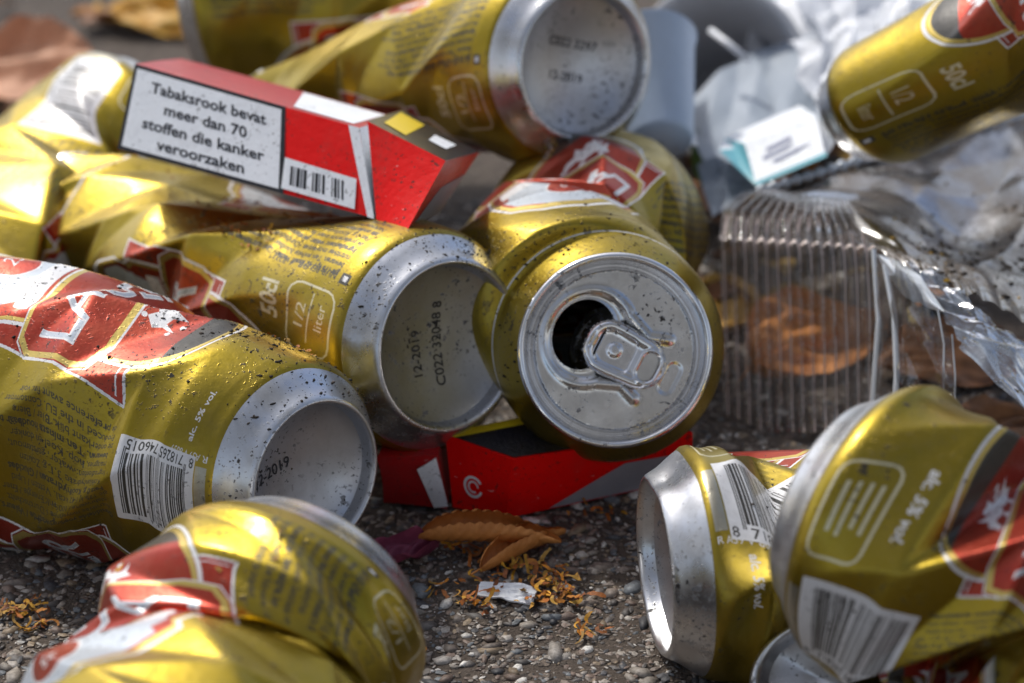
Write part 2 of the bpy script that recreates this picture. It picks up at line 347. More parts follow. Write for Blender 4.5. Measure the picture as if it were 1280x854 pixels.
# ------------------------------------------------------------------ crushed can builder
class Can:
    def __init__(s, keys, uoff, bn=None, ln=None, ref=None, sec=((0, 1, 1), (168, 1, 1)), crump=((0, 0), (168, 0)), cell=(26, 6), dents=(), seed=1, sig=7, twist=0, flat=((0, 0), (168, 0)), lat=(34, 5), fr=(5, 0)):
        s.uoff = uoff; s.dents = dents; s.cell = cell; s.seed = seed
        t = np.arange(-10, 180.1, .5); s.t = t
        K = np.array([k[0] for k in keys], float); P = np.array([k[1] for k in keys], float)
        C = np.stack([np.interp(t, K, P[:, i]) for i in range(3)], 1)
        for e, (i0, i1) in ((0, (0, 1)), (1, (-2, -1))):   # straight ends
            d = (P[i1] - P[i0]) / (K[i1] - K[i0])
            mk = t < K[0] if e == 0 else t > K[-1]
            C[mk] = P[0 if e == 0 else -1] + (t[mk] - K[0 if e == 0 else -1])[:, None] * d
        kr = np.exp(-.5 * (np.arange(-60, 61) * .5 / sig) ** 2); kr /= kr.sum()
        pad = lambda A: np.concatenate([A[:1] + (A[:1] - A[1:2]) * np.arange(60, 0, -1)[:, None], A, A[-1:] + (A[-1:] - A[-2:-1]) * np.arange(1, 61)[:, None]])
        C = np.stack([np.convolve(pad(C)[:, i], kr, 'valid') for i in range(3)], 1)
        T = nrm(np.gradient(C, axis=0))
        # rigid ends
        for nn, tt, sgn in ((bn, 12, -1), (ln, 150, 1)):
            if nn is None: continue
            D = np.asarray(nn) * sgn; i = int((tt + 10) * 2)
            wgt = np.clip(1 - np.abs(t - tt) / 26, 0, 1) if True else 0
            rigid = (t <= tt) if sgn < 0 else (t >= tt)
            wgt = np.where(rigid, 1, wgt)[:, None]; T = nrm(T * (1 - wgt) + D * wgt)
            C = np.where(rigid[:, None], C[i] + (t - tt)[:, None] * D * .1, C)
        s.C, s.T = C, T
        ref = UP if ref is None else np.asarray(ref)
        E1 = nrm(ref - T * (T @ ref)[:, None]); E2 = np.cross(T, E1)
        tw = np.interp(t, (0, 168), (0, rad(twist)))[:, None]
        s.E1 = E1 * np.cos(tw) + E2 * np.sin(tw); s.E2 = np.cross(T, s.E1)
        sec = np.array(sec, float); k2 = np.exp(-.5 * (np.arange(-40, 41) * .5 / 4.) ** 2); k2 /= k2.sum()
        sm = lambda a: np.convolve(np.pad(a, 40, 'edge'), k2, 'valid')
        s.a = sm(np.interp(t, sec[:, 0], sec[:, 1])); s.b = sm(np.interp(t, sec[:, 0], sec[:, 2]))
        cr = np.array(crump, float); s.cr = np.interp(t, cr[:, 0], cr[:, 1])
        fl = np.array(flat, float); s.fl = np.interp(t, fl[:, 0], fl[:, 1]); s.lat = lat; s.fr = fr
        r = np.random.RandomState(seed); s.tab = r.uniform(-1, 1, (24, cell[1])); s.tab2 = r.uniform(-1, 1, (48, cell[1] * 2))
    def facet(s, x, y, tab):
        n, m = tab.shape; y = y + .5 * x
        x = x + .22 * np.sin(y * 2.1 + s.seed) ; y = y + .18 * np.sin(x * 1.7 + s.seed * 2)
        i = np.floor(x).astype(int); j = np.floor(y).astype(int); fx = x - i; fy = y - j
        g = lambda a, b: tab[a % n, b % m]
        v00, v10, v01, v11 = g(i, j), g(i + 1, j), g(i, j + 1), g(i + 1, j + 1)
        return np.where(fx + fy < 1, v00 + (v10 - v00) * fx + (v01 - v00) * fy, v11 + (v01 - v11) * (1 - fx) + (v10 - v11) * (1 - fy))
    def ev(s, t, ph, r):
        P = s.ev0(t, ph, r)
        if s.fl.max() == 0: return P
        t, ph, r = np.broadcast_arrays(np.asarray(t, float), ph, r)
        if not hasattr(s, 'LP'):
            ct, m = s.lat; n = int(185 / ct) + 4; rg = np.random.RandomState(s.seed + 500)
            I, J = np.meshgrid(np.arange(n) - 1, np.arange(m), indexing='ij')
            tj = I * ct + rg.uniform(-.3, .3, I.shape) * ct; pj = (J - .5 * I + rg.uniform(-.28, .28, I.shape)) / m * 2 * PI
            s.LP = s.ev0(np.clip(tj, -5, 176), pj, 33 + 1.5 + s.fr[1] + rg.uniform(-1, 1, I.shape) * s.fr[0])
        ct, m = s.lat
        x = t / ct; y = (ph / (2 * PI)) * m + .5 * x
        i = np.floor(x).astype(int); j = np.floor(y).astype(int); fx = (x - i)[..., None]; fy = (y - j)[..., None]
        g = lambda a, b: s.LP[np.clip(a + 1, 0, s.LP.shape[0] - 1), b % m]
        v00, v10, v01, v11 = g(i, j), g(i + 1, j), g(i, j + 1), g(i + 1, j + 1)
        Q = np.where(fx + fy < 1, v00 + (v10 - v00) * fx + (v01 - v00) * fy, v11 + (v01 - v11) * (1 - fx) + (v10 - v11) * (1 - fy))
        w_ = np.interp(t, s.t, s.fl)[..., None]
        return P * (1 - w_) + Q * w_
    def ev0(s, t, ph, r):
        """t mm, ph rad, r mm -> cm"""
        t, ph, r = np.broadcast_arrays(np.asarray(t, float), ph, r)
        q = lambda A: np.stack([np.interp(t, s.t, A[:, i]) for i in range(3)], -1)
        a = np.interp(t, s.t, s.a); b = np.interp(t, s.t, s.b); cr = np.interp(t, s.t, s.cr)
        p = (ph / (2 * PI)) % 1.0
        # both tables are periodic round the can: the skew cancels at the seam because x only depends on t
        f1 = s.facet_p(t / s.cell[0], p * s.cell[1], s.tab, s.cell[1]); f2 = s.facet_p(t / s.cell[0] * 2 + 5, p * s.cell[1] * 2, s.tab2, s.cell[1] * 2)
        d = cr * (f1 * .75 + f2 * .25 - .35)
        for (t0, p0, rt, rp, dep) in s.dents:
            dp = (np.degrees(ph) - p0 + 180) % 360 - 180
            k = np.sqrt(((t - t0) / rt) ** 2 + (dp / rp) ** 2); d = d - dep * np.clip(1 - k, 0, 1) ** 1.15
        rr = r + d * r / 33.0
        X = b * rr * np.cos(ph); Y = a * rr * np.sin(ph)
        return q(s.C) + q(s.E1) * X[..., None] * .1 + q(s.E2) * Y[..., None] * .1
    def facet_p(s, x, y, tab, per):
        n, m = tab.shape
        xw = x + .16 * np.sin(2 * PI * y / per * 2 + s.seed); yw = y + .5 * (np.floor(x) % 2) * 0 + .25 * np.sin(x * 1.9 + s.seed * 2) + x * .5
        i = np.floor(xw).astype(int); j = np.floor(yw).astype(int); fx = xw - i; fy = yw - j
        g = lambda a, b: tab[a % n, b % m]
        v00, v10, v01, v11 = g(i, j), g(i + 1, j), g(i, j + 1), g(i + 1, j + 1)
        return np.where(fx + fy < 1, v00 + (v10 - v00) * fx + (v01 - v00) * fy, v11 + (v01 - v11) * (1 - fx) + (v10 - v11) * (1 - fy))
WALL = [(9.0, 31.0), (9.6, 31.6), (10.5, 32.2), (12, 32.7), (14, 33)] + [(t, 33.) for t in np.arange(15.2, 148, 1.2)] + [(149, 32.9), (151, 32.4), (153, 31.4), (156, 29.6), (159, 27.8), (161, 26.7), (163, 26.2), (164.5, 26.1)]
BASE = [(9.0, 31.05), (8.0, 30.4), (6.5, 29.2), (5, 27.9), (3.4, 26.7), (1.8, 25.8), (.8, 25.2), (.2, 24.6), (0, 24.1), (.2, 23.6), (.9, 23.1), (2, 22.8), (3.4, 22.6), (4.4, 22.2), (5, 21.4), (6, 19.6), (7.2, 17), (8.3, 14), (9.2, 11), (9.8, 8), (10.2, 5), (10.4, 2.5), (10.45, .3)]
RIM = [(164.5, 26.1), (165, 26.9), (166, 27.35), (167, 27.3), (167.7, 26.7), (167.8, 26.0), (167.2, 25.5), (165.5, 25.2), (162.6, 24.9), (160.4, 24.5), (159.7, 23.9), (159.9, 23.2), (161.4, 22.8), (162.6, 22.6), (163.1, 22.3)]
def wall_mesh(c, prof, nphi, name, mat, parent, uvs=True):
    ph = np.arange(nphi) / nphi * 2 * PI
    t = np.array([p[0] for p in prof])[:, None]; r = np.array([p[1] for p in prof])[:, None]
    V = c.ev(t, ph[None, :], r).reshape(-1, 3)
    F = grid_faces(len(prof), nphi, True)
    uv = []
    if uvs:
        for i in range(len(prof) - 1):
            v0, v1 = prof[i][0] / 168, prof[i + 1][0] / 168
            for j in range(nphi):
                u0 = (j / nphi * 207.3 + c.uoff) / 207.3; u1 = ((j + 1) / nphi * 207.3 + c.uoff) / 207.3
                uv += [(u0, v0), (u1, v0), (u1, v1), (u0, v1)]
    return mesh_obj(name, V, F, mat, parent, uv if uvs else None)
def stamp(c, parent, lines, ang, h=3.0, name='date_stamp'):
    """printed code lying on the dome; ang = reading direction on the dome"""
    V3 = []; F3 = []
    bt = np.array([p[0] for p in BASE[13:]])[::-1]; br = np.array([p[1] for p in BASE[13:]])[::-1]
    for (s, x, y) in lines:
        V, T = text_tris(s, .01); V = V * h / .72 * (1.0, 1.0) + (x, y)
        ca, sa = math.cos(ang), math.sin(ang)
        X = V[:, 0] * ca - V[:, 1] * sa; Y = V[:, 0] * sa + V[:, 1] * ca
        # seen from outside the base, looking along +T: mirror
        ph = np.arctan2(X, Y); r = np.hypot(X, Y); t = np.interp(r, br, bt) - .12
        F3 += [tuple(x + len(V3) for x in tt) for tt in T]; V3 += list(c.ev(t, ph, r))
    return mesh_obj(name, V3, F3, M_INK, parent, smooth=False)
def sheet(sdf, hgt, ext, res, thick):
    """plate from a signed distance (negative inside), edges snapped; returns top+bottom closed mesh"""
    x = np.arange(ext[0], ext[1] + res, res); y = np.arange(ext[2], ext[3] + res, res)
    X, Y = np.meshgrid(x, y); e = 1e-3
    for _ in range(3):
        d = sdf(X, Y); gx = (sdf(X + e, Y) - d) / e; gy = (sdf(X, Y + e) - d) / e; g2 = gx * gx + gy * gy + 1e-6
        m = np.abs(d) < res * .75
        X = np.where(m, X - d * gx / g2, X); Y = np.where(m, Y - d * gy / g2, Y)
    d = sdf(X, Y); ins = d < res * .2
    n, k = X.shape; F = []
    idx = np.arange(n * k).reshape(n, k)
    for i in range(n - 1):
        for j in range(k - 1):
            c4 = [(i, j), (i, j + 1), (i + 1, j + 1), (i + 1, j)]
            q = [idx[a] for a in c4 if ins[a]]
            if len(q) >= 3: F.append(q)
    Z = hgt(X, Y); V = np.stack([X, Y, Z], -1).reshape(-1, 3)
    used = sorted({a for f in F for a in f}); mp = {a: i for i, a in enumerate(used)}
    F = [[mp[a] for a in f] for f in F]; V = V[used]; nv = len(V)
    if thick:
        from collections import Counter
        E = {}
        for f in F:
            for a, b in zip(f, f[1:] + f[:1]): E[(a, b)] = 1
        side = [(a, a + nv, b + nv, b) for (a, b) in E if (b, a) not in E]
        V = np.concatenate([V, V - (0, 0, thick)]); F = F + [[a + nv for a in f[::-1]] for f in F] + side
    return V, F
def sd_ell(X, Y, cx, cy, rx, ry):
    return (np.sqrt(((X - cx) / rx) ** 2 + ((Y - cy) / ry) ** 2) - 1) * min(rx, ry)
def sd_rbox(X, Y, cx, cy, hx, hy, r):
    qx = np.abs(X - cx) - hx + r; qy = np.abs(Y - cy) - hy + r
    return np.hypot(np.maximum(qx, 0), np.maximum(qy, 0)) + np.minimum(np.maximum(qx, qy), 0) - r
def sd_seg(X, Y, ax, ay, bx, by):
    px, py = X - ax, Y - ay; dx, dy = bx - ax, by - ay
    h = np.clip((px * dx + py * dy) / (dx * dx + dy * dy), 0, 1)
    return np.hypot(px - dx * h, py - dy * h)
def lid(c, parent, ang):
    """end panel with open mouth, beads and pull tab; ang = tab direction in the (E1,E2) plane seen from outside"""
    L = wall_mesh(c, RIM, 160, 'lid_rim', M_RIM, parent, False)
    mouth = lambda X, Y: sd_ell(X, Y, -9.6, 0, 8.6, 10.2)
    sdf = lambda X, Y: np.maximum(np.hypot(X, Y) - 22.35, -mouth(X, Y))
    def h(X, Y):
        dm = mouth(X, Y)
        z = -.9 * np.exp(-((dm - 1.2) / 2.0) ** 2)                      # depressed border of the mouth
        bead = np.abs(sd_ell(X, Y, -8.0, 0, 12.2, 13.4)); bead = np.where(X < 0, bead, 9)
        up = np.minimum(sd_seg(X, Y, 0, 10.4, 7, 7.6), sd_seg(X, Y, 7, 7.6, 12.5, 9.4)); dn = np.minimum(sd_seg(X, Y, 0, -10.4, 6, -8.0), sd_seg(X, Y, 6, -8.0, 11, -9.8))
        bd = np.minimum(bead, np.minimum(up, dn))
        z = z + .9 * np.exp(-(bd / 1.15) ** 2)
        z = z + .5 * np.exp(-(np.hypot(X, Y) / 2.2) ** 4)
        z = z - .35 * np.exp(-(sd_rbox(X, Y, 17.5, 0, 1.6, 4.2, 1.5).clip(0) / .5) ** 2)
        return z + .06 * np.sin(X * .5) * np.cos(Y * .4)
    def place(V, t0=163.0):
        ca, sa = math.cos(ang), math.sin(ang); V = np.asarray(V)
        X = V[:, 0] * ca - V[:, 1] * sa; Y = V[:, 0] * sa + V[:, 1] * ca
        # outside viewer looking along -T: E1 up, right hand = ... E2 x: T towards viewer, right = E2 negative of T x E1? (T x E1 = E2 points left of up seen from front)
        return c.ev(t0 + V[:, 2], np.arctan2(-X, Y), np.hypot(X, Y))
    V, F = sheet(sdf, h, (-23, 23, -23, 23), .34, .25)
    P = mesh_obj('lid_panel', place(V), F, M_LID, parent)
    # opened flap, bent down inside
    V, F = sheet(lambda X, Y: sd_ell(X, Y, -9.6, 0, 8.0, 9.6), lambda X, Y: .5 * np.exp(-(sd_ell(X, Y, -9.6, 0, 5.6, 7.0) / .8) ** 2), (-19, 0, -11, 11), .4, .25)
    V = V.copy(); ax = -3.0; dx = V[:, 0] - ax; A = rad(54); V = np.stack([ax + dx * math.cos(A) + V[:, 2] * math.sin(A) * -1, V[:, 1], dx * math.sin(A) - .8 + V[:, 2] * math.cos(A)], 1)
    mesh_obj('opened_flap', place(V), F, M_LID, parent)
    # pull tab
    out = lambda X, Y: sd_rbox(X, Y, 3.3, 0, 12.2, 7.9 - .035 * np.maximum(X, 0) * 2, 7.0)
    h1 = lambda X, Y: sd_rbox(X, Y, 10.6, 0, 2.3, 4.1, 2.2)
    isl = lambda X, Y: sd_rbox(X, Y, .2, 0, 4.9, 4.6, 2.0)
    slot = lambda X, Y: np.maximum(np.abs(isl(X, Y) - .2) - .34, X + 3.4) * 1.0
    tsdf = lambda X, Y: np.maximum(out(X, Y), np.maximum(-h1(X, Y), -slot(X, Y)))
    def th(X, Y):
        e = -out(X, Y); z = 2.0 - np.clip(1.5 - e, 0, 2) ** 2 * .55
        z = z - .75 * (1 / (1 + np.exp(-(e - 2.9) * 3.0))) + .45 * np.exp(-((h1(X, Y) - .7) / .5) ** 2)
        z = z - .45 / (1 + np.exp(isl(X, Y) * 5)) - .35 * np.exp(-((isl(X, Y) - .3) / .45) ** 2) + .6 * np.exp(-(np.hypot(X, Y) / 1.9) ** 6)
        z = z - .3 * np.exp(-((X + 7.0) / .35) ** 2 - (Y / 2.4) ** 6)
        return z + .02 * X
    V, F = sheet(tsdf, th, (-9.5, 16, -8.5, 8.5), .22, .45)
    mesh_obj('pull_tab', place(V, 163.2), F, M_RIM, parent)
    return P
def build_can(c, label, base=True, lidang=None, mat=None, stampl=None, nphi=208, plainlid=False, name='beer_can', grp='crushed gold beer cans'):
    allp = c.ev(np.linspace(5, 160, 20)[:, None], np.linspace(0, 6, 20)[None, :], 32.0).reshape(-1, 3)
    org = (allp.min(0) + allp.max(0)) / 2; org[2] = allp[:, 2].min()
    T = thing(name, label, 'can', org, grp)
    wall_mesh(c, WALL, nphi, 'can_body', mat or M_CAN, T)
    if base:
        b = wall_mesh(c, BASE[:14], 144, 'base', M_ALU, T, False)
        d = wall_mesh(c, BASE[13:], 144, 'base_dome', M_DOME, T, False)
        if stampl: stamp(c, d, *stampl)
    if lidang is not None: lid(c, T, lidang)
    elif plainlid:
        wall_mesh(c, RIM + [(164, 10), (164, .5)], 96, 'lid', M_RIM, T, False)
    return T
CANS = {}
# big left can, base at its right end
cL = Can([(0, at(402, 596, 52.6)), (40, at(265, 558, 54.0)), (85, at(90, 520, 56.0)), (125, at(-70, 480, 58.2)), (168, at(-235, 450, 61))], -57, bn=dv(.72, -.20, .67),
         sec=((0, .86, .86), (12, .9, .9), (30, .98, 1.0), (60, 1.0, 1.14), (90, 1, 1.26), (168, 1, 1.25)), crump=((0, 0), (22, 0), (42, .4), (55, 2.0), (75, 1.2), (110, .8), (168, 1)), cell=(22, 6), seed=5,
         flat=((0, 0), (30, 0), (52, .75), (72, .6), (95, .25), (168, .5)), lat=(23, 7), fr=(2.6, 0), dents=((57, 350, 16, 34, 6.5), (64, 328, 12, 20, 2)))
CANS['L'] = build_can(cL, 'large dented gold can at the left, its bar code facing us upside down', stampl=([('12-2019', -17, 1.5)], rad(22), 3.6), plainlid=True)
# can in the middle whose base faces us
cG = Can([(0, at(574, 442, 56.0)), (40, at(446, 392, 59.6)), (90, at(300, 328, 64.5)), (130, at(205, 305, 67.5)), (168, at(128, 282, 70))], 14, bn=dv(.60, -.13, .77),
         sec=((0, 1, 1), (25, 1, 1), (60, 1.08, .86), (110, 1.2, .78), (168, 1.1, .85)), crump=((0, 0), (20, .2), (50, 1), (110, 2), (168, 1)), cell=(20, 7), seed=11,
         flat=((0, 0), (24, 0), (44, .4), (70, .65), (168, .7)), lat=(24, 8), fr=(3.2, 0), dents=((90, 355, 50, 55, 14), (62, 290, 40, 22, -4)))
CANS['G'] = build_can(cG, 'trampled gold can under the cigarette packet, soil round its base, two lines of code', stampl=([('C022 32048 8', -13, -3.5), ('12-2019', -10, 4)], rad(99), 3.1), plainlid=True)
# can with the open lid
cA = Can([(0, at(745, 294, 69)), (20, at(744, 294, 67)), (46, at(744, 294, 64.8)), (62, at(712, 312, 63.6)), (88, at(676, 328, 61.8)), (115, at(702, 362, 59.8)), (150, at(767, 441, 57.2)), (168, at(769, 442, 55.4))], 40, ln=dv(.03, -.02, 1),
         sec=((0, 1.08, 1.05), (30, 1.18, 1.12), (47, 1.2, 1.04), (62, 1.12, .78), (86, 1.04, .84), (118, 1.1, .96), (148, 1.0, 1.0), (168, 1, 1)), crump=((0, 0), (20, .4), (45, 1.5), (70, 2), (130, .6), (150, 0), (168, 0)), cell=(22, 6), seed=4,
         flat=((0, 0), (15, 0), (40, .45), (62, .8), (95, .45), (125, .1), (146, 0), (168, 0)), lat=(26, 6), fr=(3.5, 0), dents=((62, 20, 16, 90, 5),), sig=5)
CANS['A'] = build_can(cA, 'opened gold can in the middle with its silver lid and pull tab facing us', base=True, lidang=rad(-27))
# front left can, folded
cF = Can([(0, at(388, 738, 47.0)), (44, at(316, 806, 45.5)), (76, at(268, 884, 44.2)), (104, at(232, 940, 42.2)), (168, at(175, 1080, 39))], 224, bn=dv(.46, .64, -.62),
         sec=((0, 1.05, .96), (14, 1.1, 1.0), (50, 1.18, 1.0), (64, 1.22, .94), (78, 1.26, .80), (96, 1.25, .88), (140, 1.2, .9), (168, 1.05, .9)), crump=((0, 0), (14, .2), (40, 1), (66, 2), (90, 2), (168, 1)), cell=(20, 7), seed=21,
         flat=((0, 0), (14, 0), (34, .25), (66, .45), (168, .6)), lat=(24, 8), fr=(2.4, 1), dents=((79, 0, 9, 100, 3.5),), sig=5)
CANS['F'] = build_can(cF, 'folded gold can nearest us at the lower left, before the large dented can', plainlid=True, mat=M_CANC)
# lower right pair
cR2 = Can([(0, at(842, 702, 50.3)), (30, at(925, 700, 50.8)), (70, at(1010, 692, 53)), (110, at(1080, 690, 55)), (168, at(1190, 680, 58))], 60, bn=dv(-.985, -.08, .10),
          sec=((0, 1.05, .93), (14, 1.05, .93), (30, 1.05, .95), (60, 1.1, .85), (110, 1.15, .6), (168, 1.1, .7)), crump=((0, .2), (14, .6), (26, 1.2), (55, 2), (120, 2), (168, 2)), cell=(20, 6), seed=33,
          flat=((0, 0), (9, 0), (28, .75), (50, .95), (168, 1)), lat=(22, 6), fr=(5, 0), dents=((4, 15, 10, 30, 4), (46, 84, 26, 34, 15)))
CANS['R2'] = build_can(cR2, 'crumpled gold can on the ground, its silver foot at the left, second from the right', plainlid=True, mat=M_CANC, nphi=240)
cR1 = Can([(0, at(1066, 640, 45.4)), (35, at(1146, 678, 45.2)), (75, at(1230, 728, 45.0)), (110, at(1300, 775, 45)), (168, at(1430, 840, 45))], 16, bn=dv(-.77, .36, -.56),
          sec=((0, 1.0, .98), (20, 1.04, 1.06), (45, 1.08, 1.06), (80, 1.1, .84), (110, 1.1, .6), (168, 1.1, .8)), crump=((0, 0), (20, .2), (45, 1), (80, 2), (168, 2)), cell=(22, 6), seed=8,
          flat=((0, 0), (14, 0), (36, .5), (60, .8), (90, 1), (168, 1)), lat=(34, 6), fr=(4, 1.5), dents=((98, 100, 24, 60, 10),))
CANS['R1'] = build_can(cR1, 'nearest gold can at the lower right, pinched to a crease, bar code low down', plainlid=True, mat=M_CANC, nphi=240)
# background cans
cH = Can([(0, at(744, 76, 64.6)), (40, at(628, 84, 67.5)), (90, at(520, 100, 71)), (130, at(440, 118, 74)), (168, at(380, 126, 77))], 33, bn=dv(.5, -.18, .85),
         sec=((0, 1, 1), (25, 1, 1), (60, 1, .95), (110, 1.1, .6), (168, 1.1, .38)), crump=((0, 0), (20, .2), (50, 1), (168, 2)), cell=(30, 5), seed=14,
         flat=((0, 0), (22, 0), (45, .6), (168, .75)), lat=(30, 7), fr=(2.6, 0))
CANS['H'] = build_can(cH, 'blurred gold can at the top centre, clean silver base turned to us', stampl=([('C022 3297', -10, 5), ('12-2019', -8, -6)], rad(-5), 3.0), plainlid=True, mat=M_CANC)
cI = Can([(0, at(262, 12, 80)), (60, at(390, 2, 80)), (168, at(640, -10, 80))], 150, bn=dv(-.97, -.1, -.2), sec=((0, 1.15, 1.12), (168, 1.1, 1.18)), crump=((0, 0), (30, 1), (168, 2)), cell=(30, 6), seed=15, flat=((0, 0), (20, 0), (50, .4), (168, .6)), lat=(36, 6), fr=(3, 1))
CANS['I'] = build_can(cI, 'far blurred gold can at the top left behind the packet, pale silver rim', plainlid=True, mat=M_CANC, nphi=128)
cJ = Can([(0, at(1050, 156, 66)), (50, at(1285, 40, 62.4)), (168, at(1660, -150, 55))], 108, bn=dv(-.62, -.30, -.74), sec=((0, .74, .62), (30, .80, .66), (168, 1.05, .9)), crump=((0, 0), (30, .6), (168, 1)), cell=(34, 5), seed=17, flat=((0, 0), (14, 0), (50, .35), (168, .4)), lat=(40, 6), fr=(2, 1))
CANS['J'] = build_can(cJ, 'bright sunlit gold can at the upper right above the clear plastic tray', plainlid=True, mat=M_CANC, nphi=128)
cK = Can([(0, at(172, 128, 75)), (45, at(52, 225, 71.5)), (75, at(5, 290, 69)), (110, at(-60, 350, 67)), (168, at(-160, 440, 64))], 104, bn=dv(.72, .45, -.52), sec=((0, 1.1, .85), (15, 1.25, .85), (40, 1.4, .8), (70, 1.4, .8), (168, 1.3, .7)), crump=((0, 0), (15, .6), (35, 2), (60, 3), (168, 3)), cell=(26, 7), seed=31,
         flat=((0, 0), (14, 0), (40, .4), (60, .6), (168, .7)), lat=(24, 7), fr=(2.6, 1), dents=((50, 262, 50, 18, 6),))
CANS['K'] = build_can(cK, 'flattened gold can at the left edge behind the big can, bar code on a ridge', plainlid=True, mat=M_CANC, nphi=160)
cT = Can([(0, at(1085, 872, 46.8)), (60, at(1180, 880, 46)), (168, at(1400, 900, 45))], 0, bn=dv(-.55, .35, .6), sec=((0, 1.2, .7), (168, 1.2, .6)), crump=((0, 0), (8, 1), (20, 4), (168, 4)), cell=(24, 6), seed=23, flat=((0, 0), (8, .2), (20, .9), (168, 1)), lat=(20, 6), fr=(6, 0))
CANS['T'] = build_can(cT, 'squashed can with a bare silver foot, lowest at the bottom right', plainlid=True, mat=M_CANC, nphi=160)

# ------------------------------------------------------------------ ground: sheet, pebbles, litter
gm, nt, b = newmat('exposed_aggregate')
v1 = N(nt, 'ShaderNodeTexVoronoi', Scale=330.0); tc = nt.nodes.new('ShaderNodeTexCoord'); nt.links.new(tc.outputs['Object'], v1.inputs['Vector'])
sep = nt.nodes.new('ShaderNodeSeparateColor'); nt.links.new(v1.outputs['Color'], sep.inputs[0])
stone = ramp(nt, sep.outputs[0], .15, .95, (.07, .058, .05, 1), (.38, .30, .24, 1))
mask = ramp(nt, v1.outputs['Distance'], .28, .42, (1, 1, 1, 1), (0, 0, 0, 1))
cem = mix(nt, noise(nt, 900, 5, .7), (.06, .046, .037), (.24, .185, .145))
big = ramp(nt, noise(nt, 14, 4, .6), .35, .65)
nt.links.new(mix(nt, mth(nt, 'MULTIPLY', big, .5), mix(nt, mask, cem, stone), (.05, .035, .025)), b.inputs['Base Color'])
b.inputs['Roughness'].default_value = .85
bump(nt, mth(nt, 'ADD', noise(nt, 1100, 5, .7), mth(nt, 'MULTIPLY', mask, .9)), 1, .002, b)
nx = 150
gx = np.sinh(np.linspace(-1, 1, nx) * 7) / math.sinh(7) * 20000; gy = gx + 62
rs = np.random.RandomState(3)
X, Y = np.meshgrid(gx, gy); Z = np.where((np.abs(X) < 60) & (np.abs(Y - 60) < 60), rs.uniform(-.04, .03, X.shape), 0)
ground = mesh_obj('ground', np.stack([X, Y, Z], -1).reshape(-1, 3), grid_faces(nx, nx), gm, org=(0, 0, 0)); tag(ground, kind='structure')

def ico():
    import bmesh
    bm = bmesh.new(); bmesh.ops.create_icosphere(bm, subdivisions=1, radius=1)
    bm.verts.ensure_lookup_table()
    V = np.array([v.co[:] for v in bm.verts]); F = np.array([[v.index for v in f.verts] for f in bm.faces]); bm.free(); return V, F
IV, IF = ico()
def blobs(P, size, flat, cols, seed=0, jit=.18):
    r = np.random.RandomState(seed); n = len(P)
    V = np.repeat(IV[None], n, 0) * (1 + r.uniform(-jit, jit, (n, len(IV), 1)))
    V = V * (size[:, None] * np.stack([r.uniform(.9, 1.9, n), r.uniform(.6, 1.1, n), np.full(n, 1.) * flat], 1))[:, None, :]
    a = r.uniform(0, 2 * PI, n); ca, sa = np.cos(a)[:, None], np.sin(a)[:, None]
    x = V[..., 0] * ca - V[..., 1] * sa; y = V[..., 0] * sa + V[..., 1] * ca; V = np.stack([x, y, V[..., 2]], -1) + P[:, None, :]
    F = (IF[None] + (np.arange(n) * len(IV))[:, None, None]).reshape(-1, 3)
    return V.reshape(-1, 3), F, np.repeat(cols, len(IV), 0)
pal = 1.65 * np.array([(.09, .08, .075), (.16, .13, .11), (.24, .21, .18), (.33, .3, .27), (.05, .05, .055), (.14, .1, .08), (.2, .15, .1), (.5, .48, .45), (.11, .12, .13)])
def stones(n, box, s0, s1, seed, probs, name, lab):
    r = np.random.RandomState(seed)
    P = np.stack([r.uniform(box[0], box[1], n), r.uniform(box[2], box[3], n), np.zeros(n)], 1)
    sz = s0 + (s1 - s0) * r.uniform(0, 1, n) ** 2.5; P[:, 2] = sz * r.uniform(-.3, .02, n)
    c = pal[r.choice(len(pal), n, p=probs)] * r.uniform(.7, 1.2, (n, 1))
    V, F, C = blobs(P, sz, .42, c, seed, .26)
    return tag(mesh_obj(name, V, F, M_STONE, col=C, org=(0, 60, 0), smooth=(name == 'gravel')), lab, 'gravel', kind='stuff')
pr = np.array([2, 3, 3, 1.6, 2, 2, 1.5, .9, 1.6]); pr /= pr.sum()
stones(9000, (-17, 17, 38, 76), .06, .30, 1, pr, 'gravel', 'small brown, grey and white pebbles set in the worn concrete')
stones(42000, (-17, 17, 38, 72), .025, .12, 2, pr, 'grit', 'fine dark and pale grit between the pebbles')

def shreds(P, dirn, ln, seed, cols, wd=.05):
    """curled ribbons"""
    r = np.random.RandomState(seed); V = []; F = []; C = []
    for i, p in enumerate(P):
        a = r.uniform(0, 2 * PI); el = r.uniform(-.15, .5); k = 7; L = ln * r.uniform(.4, 1.3); q = np.array(p, float); w0 = wd * r.uniform(.5, 1.4)
        da = r.uniform(-.6, .6); de = r.uniform(-.5, .3); b0 = len(V)
        for s in range(k):
            d = np.array((math.cos(a) * math.cos(el), math.sin(a) * math.cos(el), math.sin(el))); sd_ = np.array((-math.sin(a), math.cos(a), r.uniform(-.3, .9))) * w0
            V += [q - sd_ / 2, q + sd_ / 2]; q = q + d * L / k; q[2] = max(q[2], p[2] - .05); a += da; el += de * .5
        c = cols[r.randint(len(cols))] * r.uniform(.6, 1.3)
        C += [c] * (2 * k)
        F += [(b0 + 2 * s, b0 + 2 * s + 1, b0 + 2 * s + 3, b0 + 2 * s + 2) for s in range(k - 1)]
    return V, F, C
tob = np.array([(.62, .22, .01), (.75, .36, .02), (.45, .13, .01), (.3, .09, .02), (.55, .3, .04)])
P = []
r = np.random.RandomState(7)
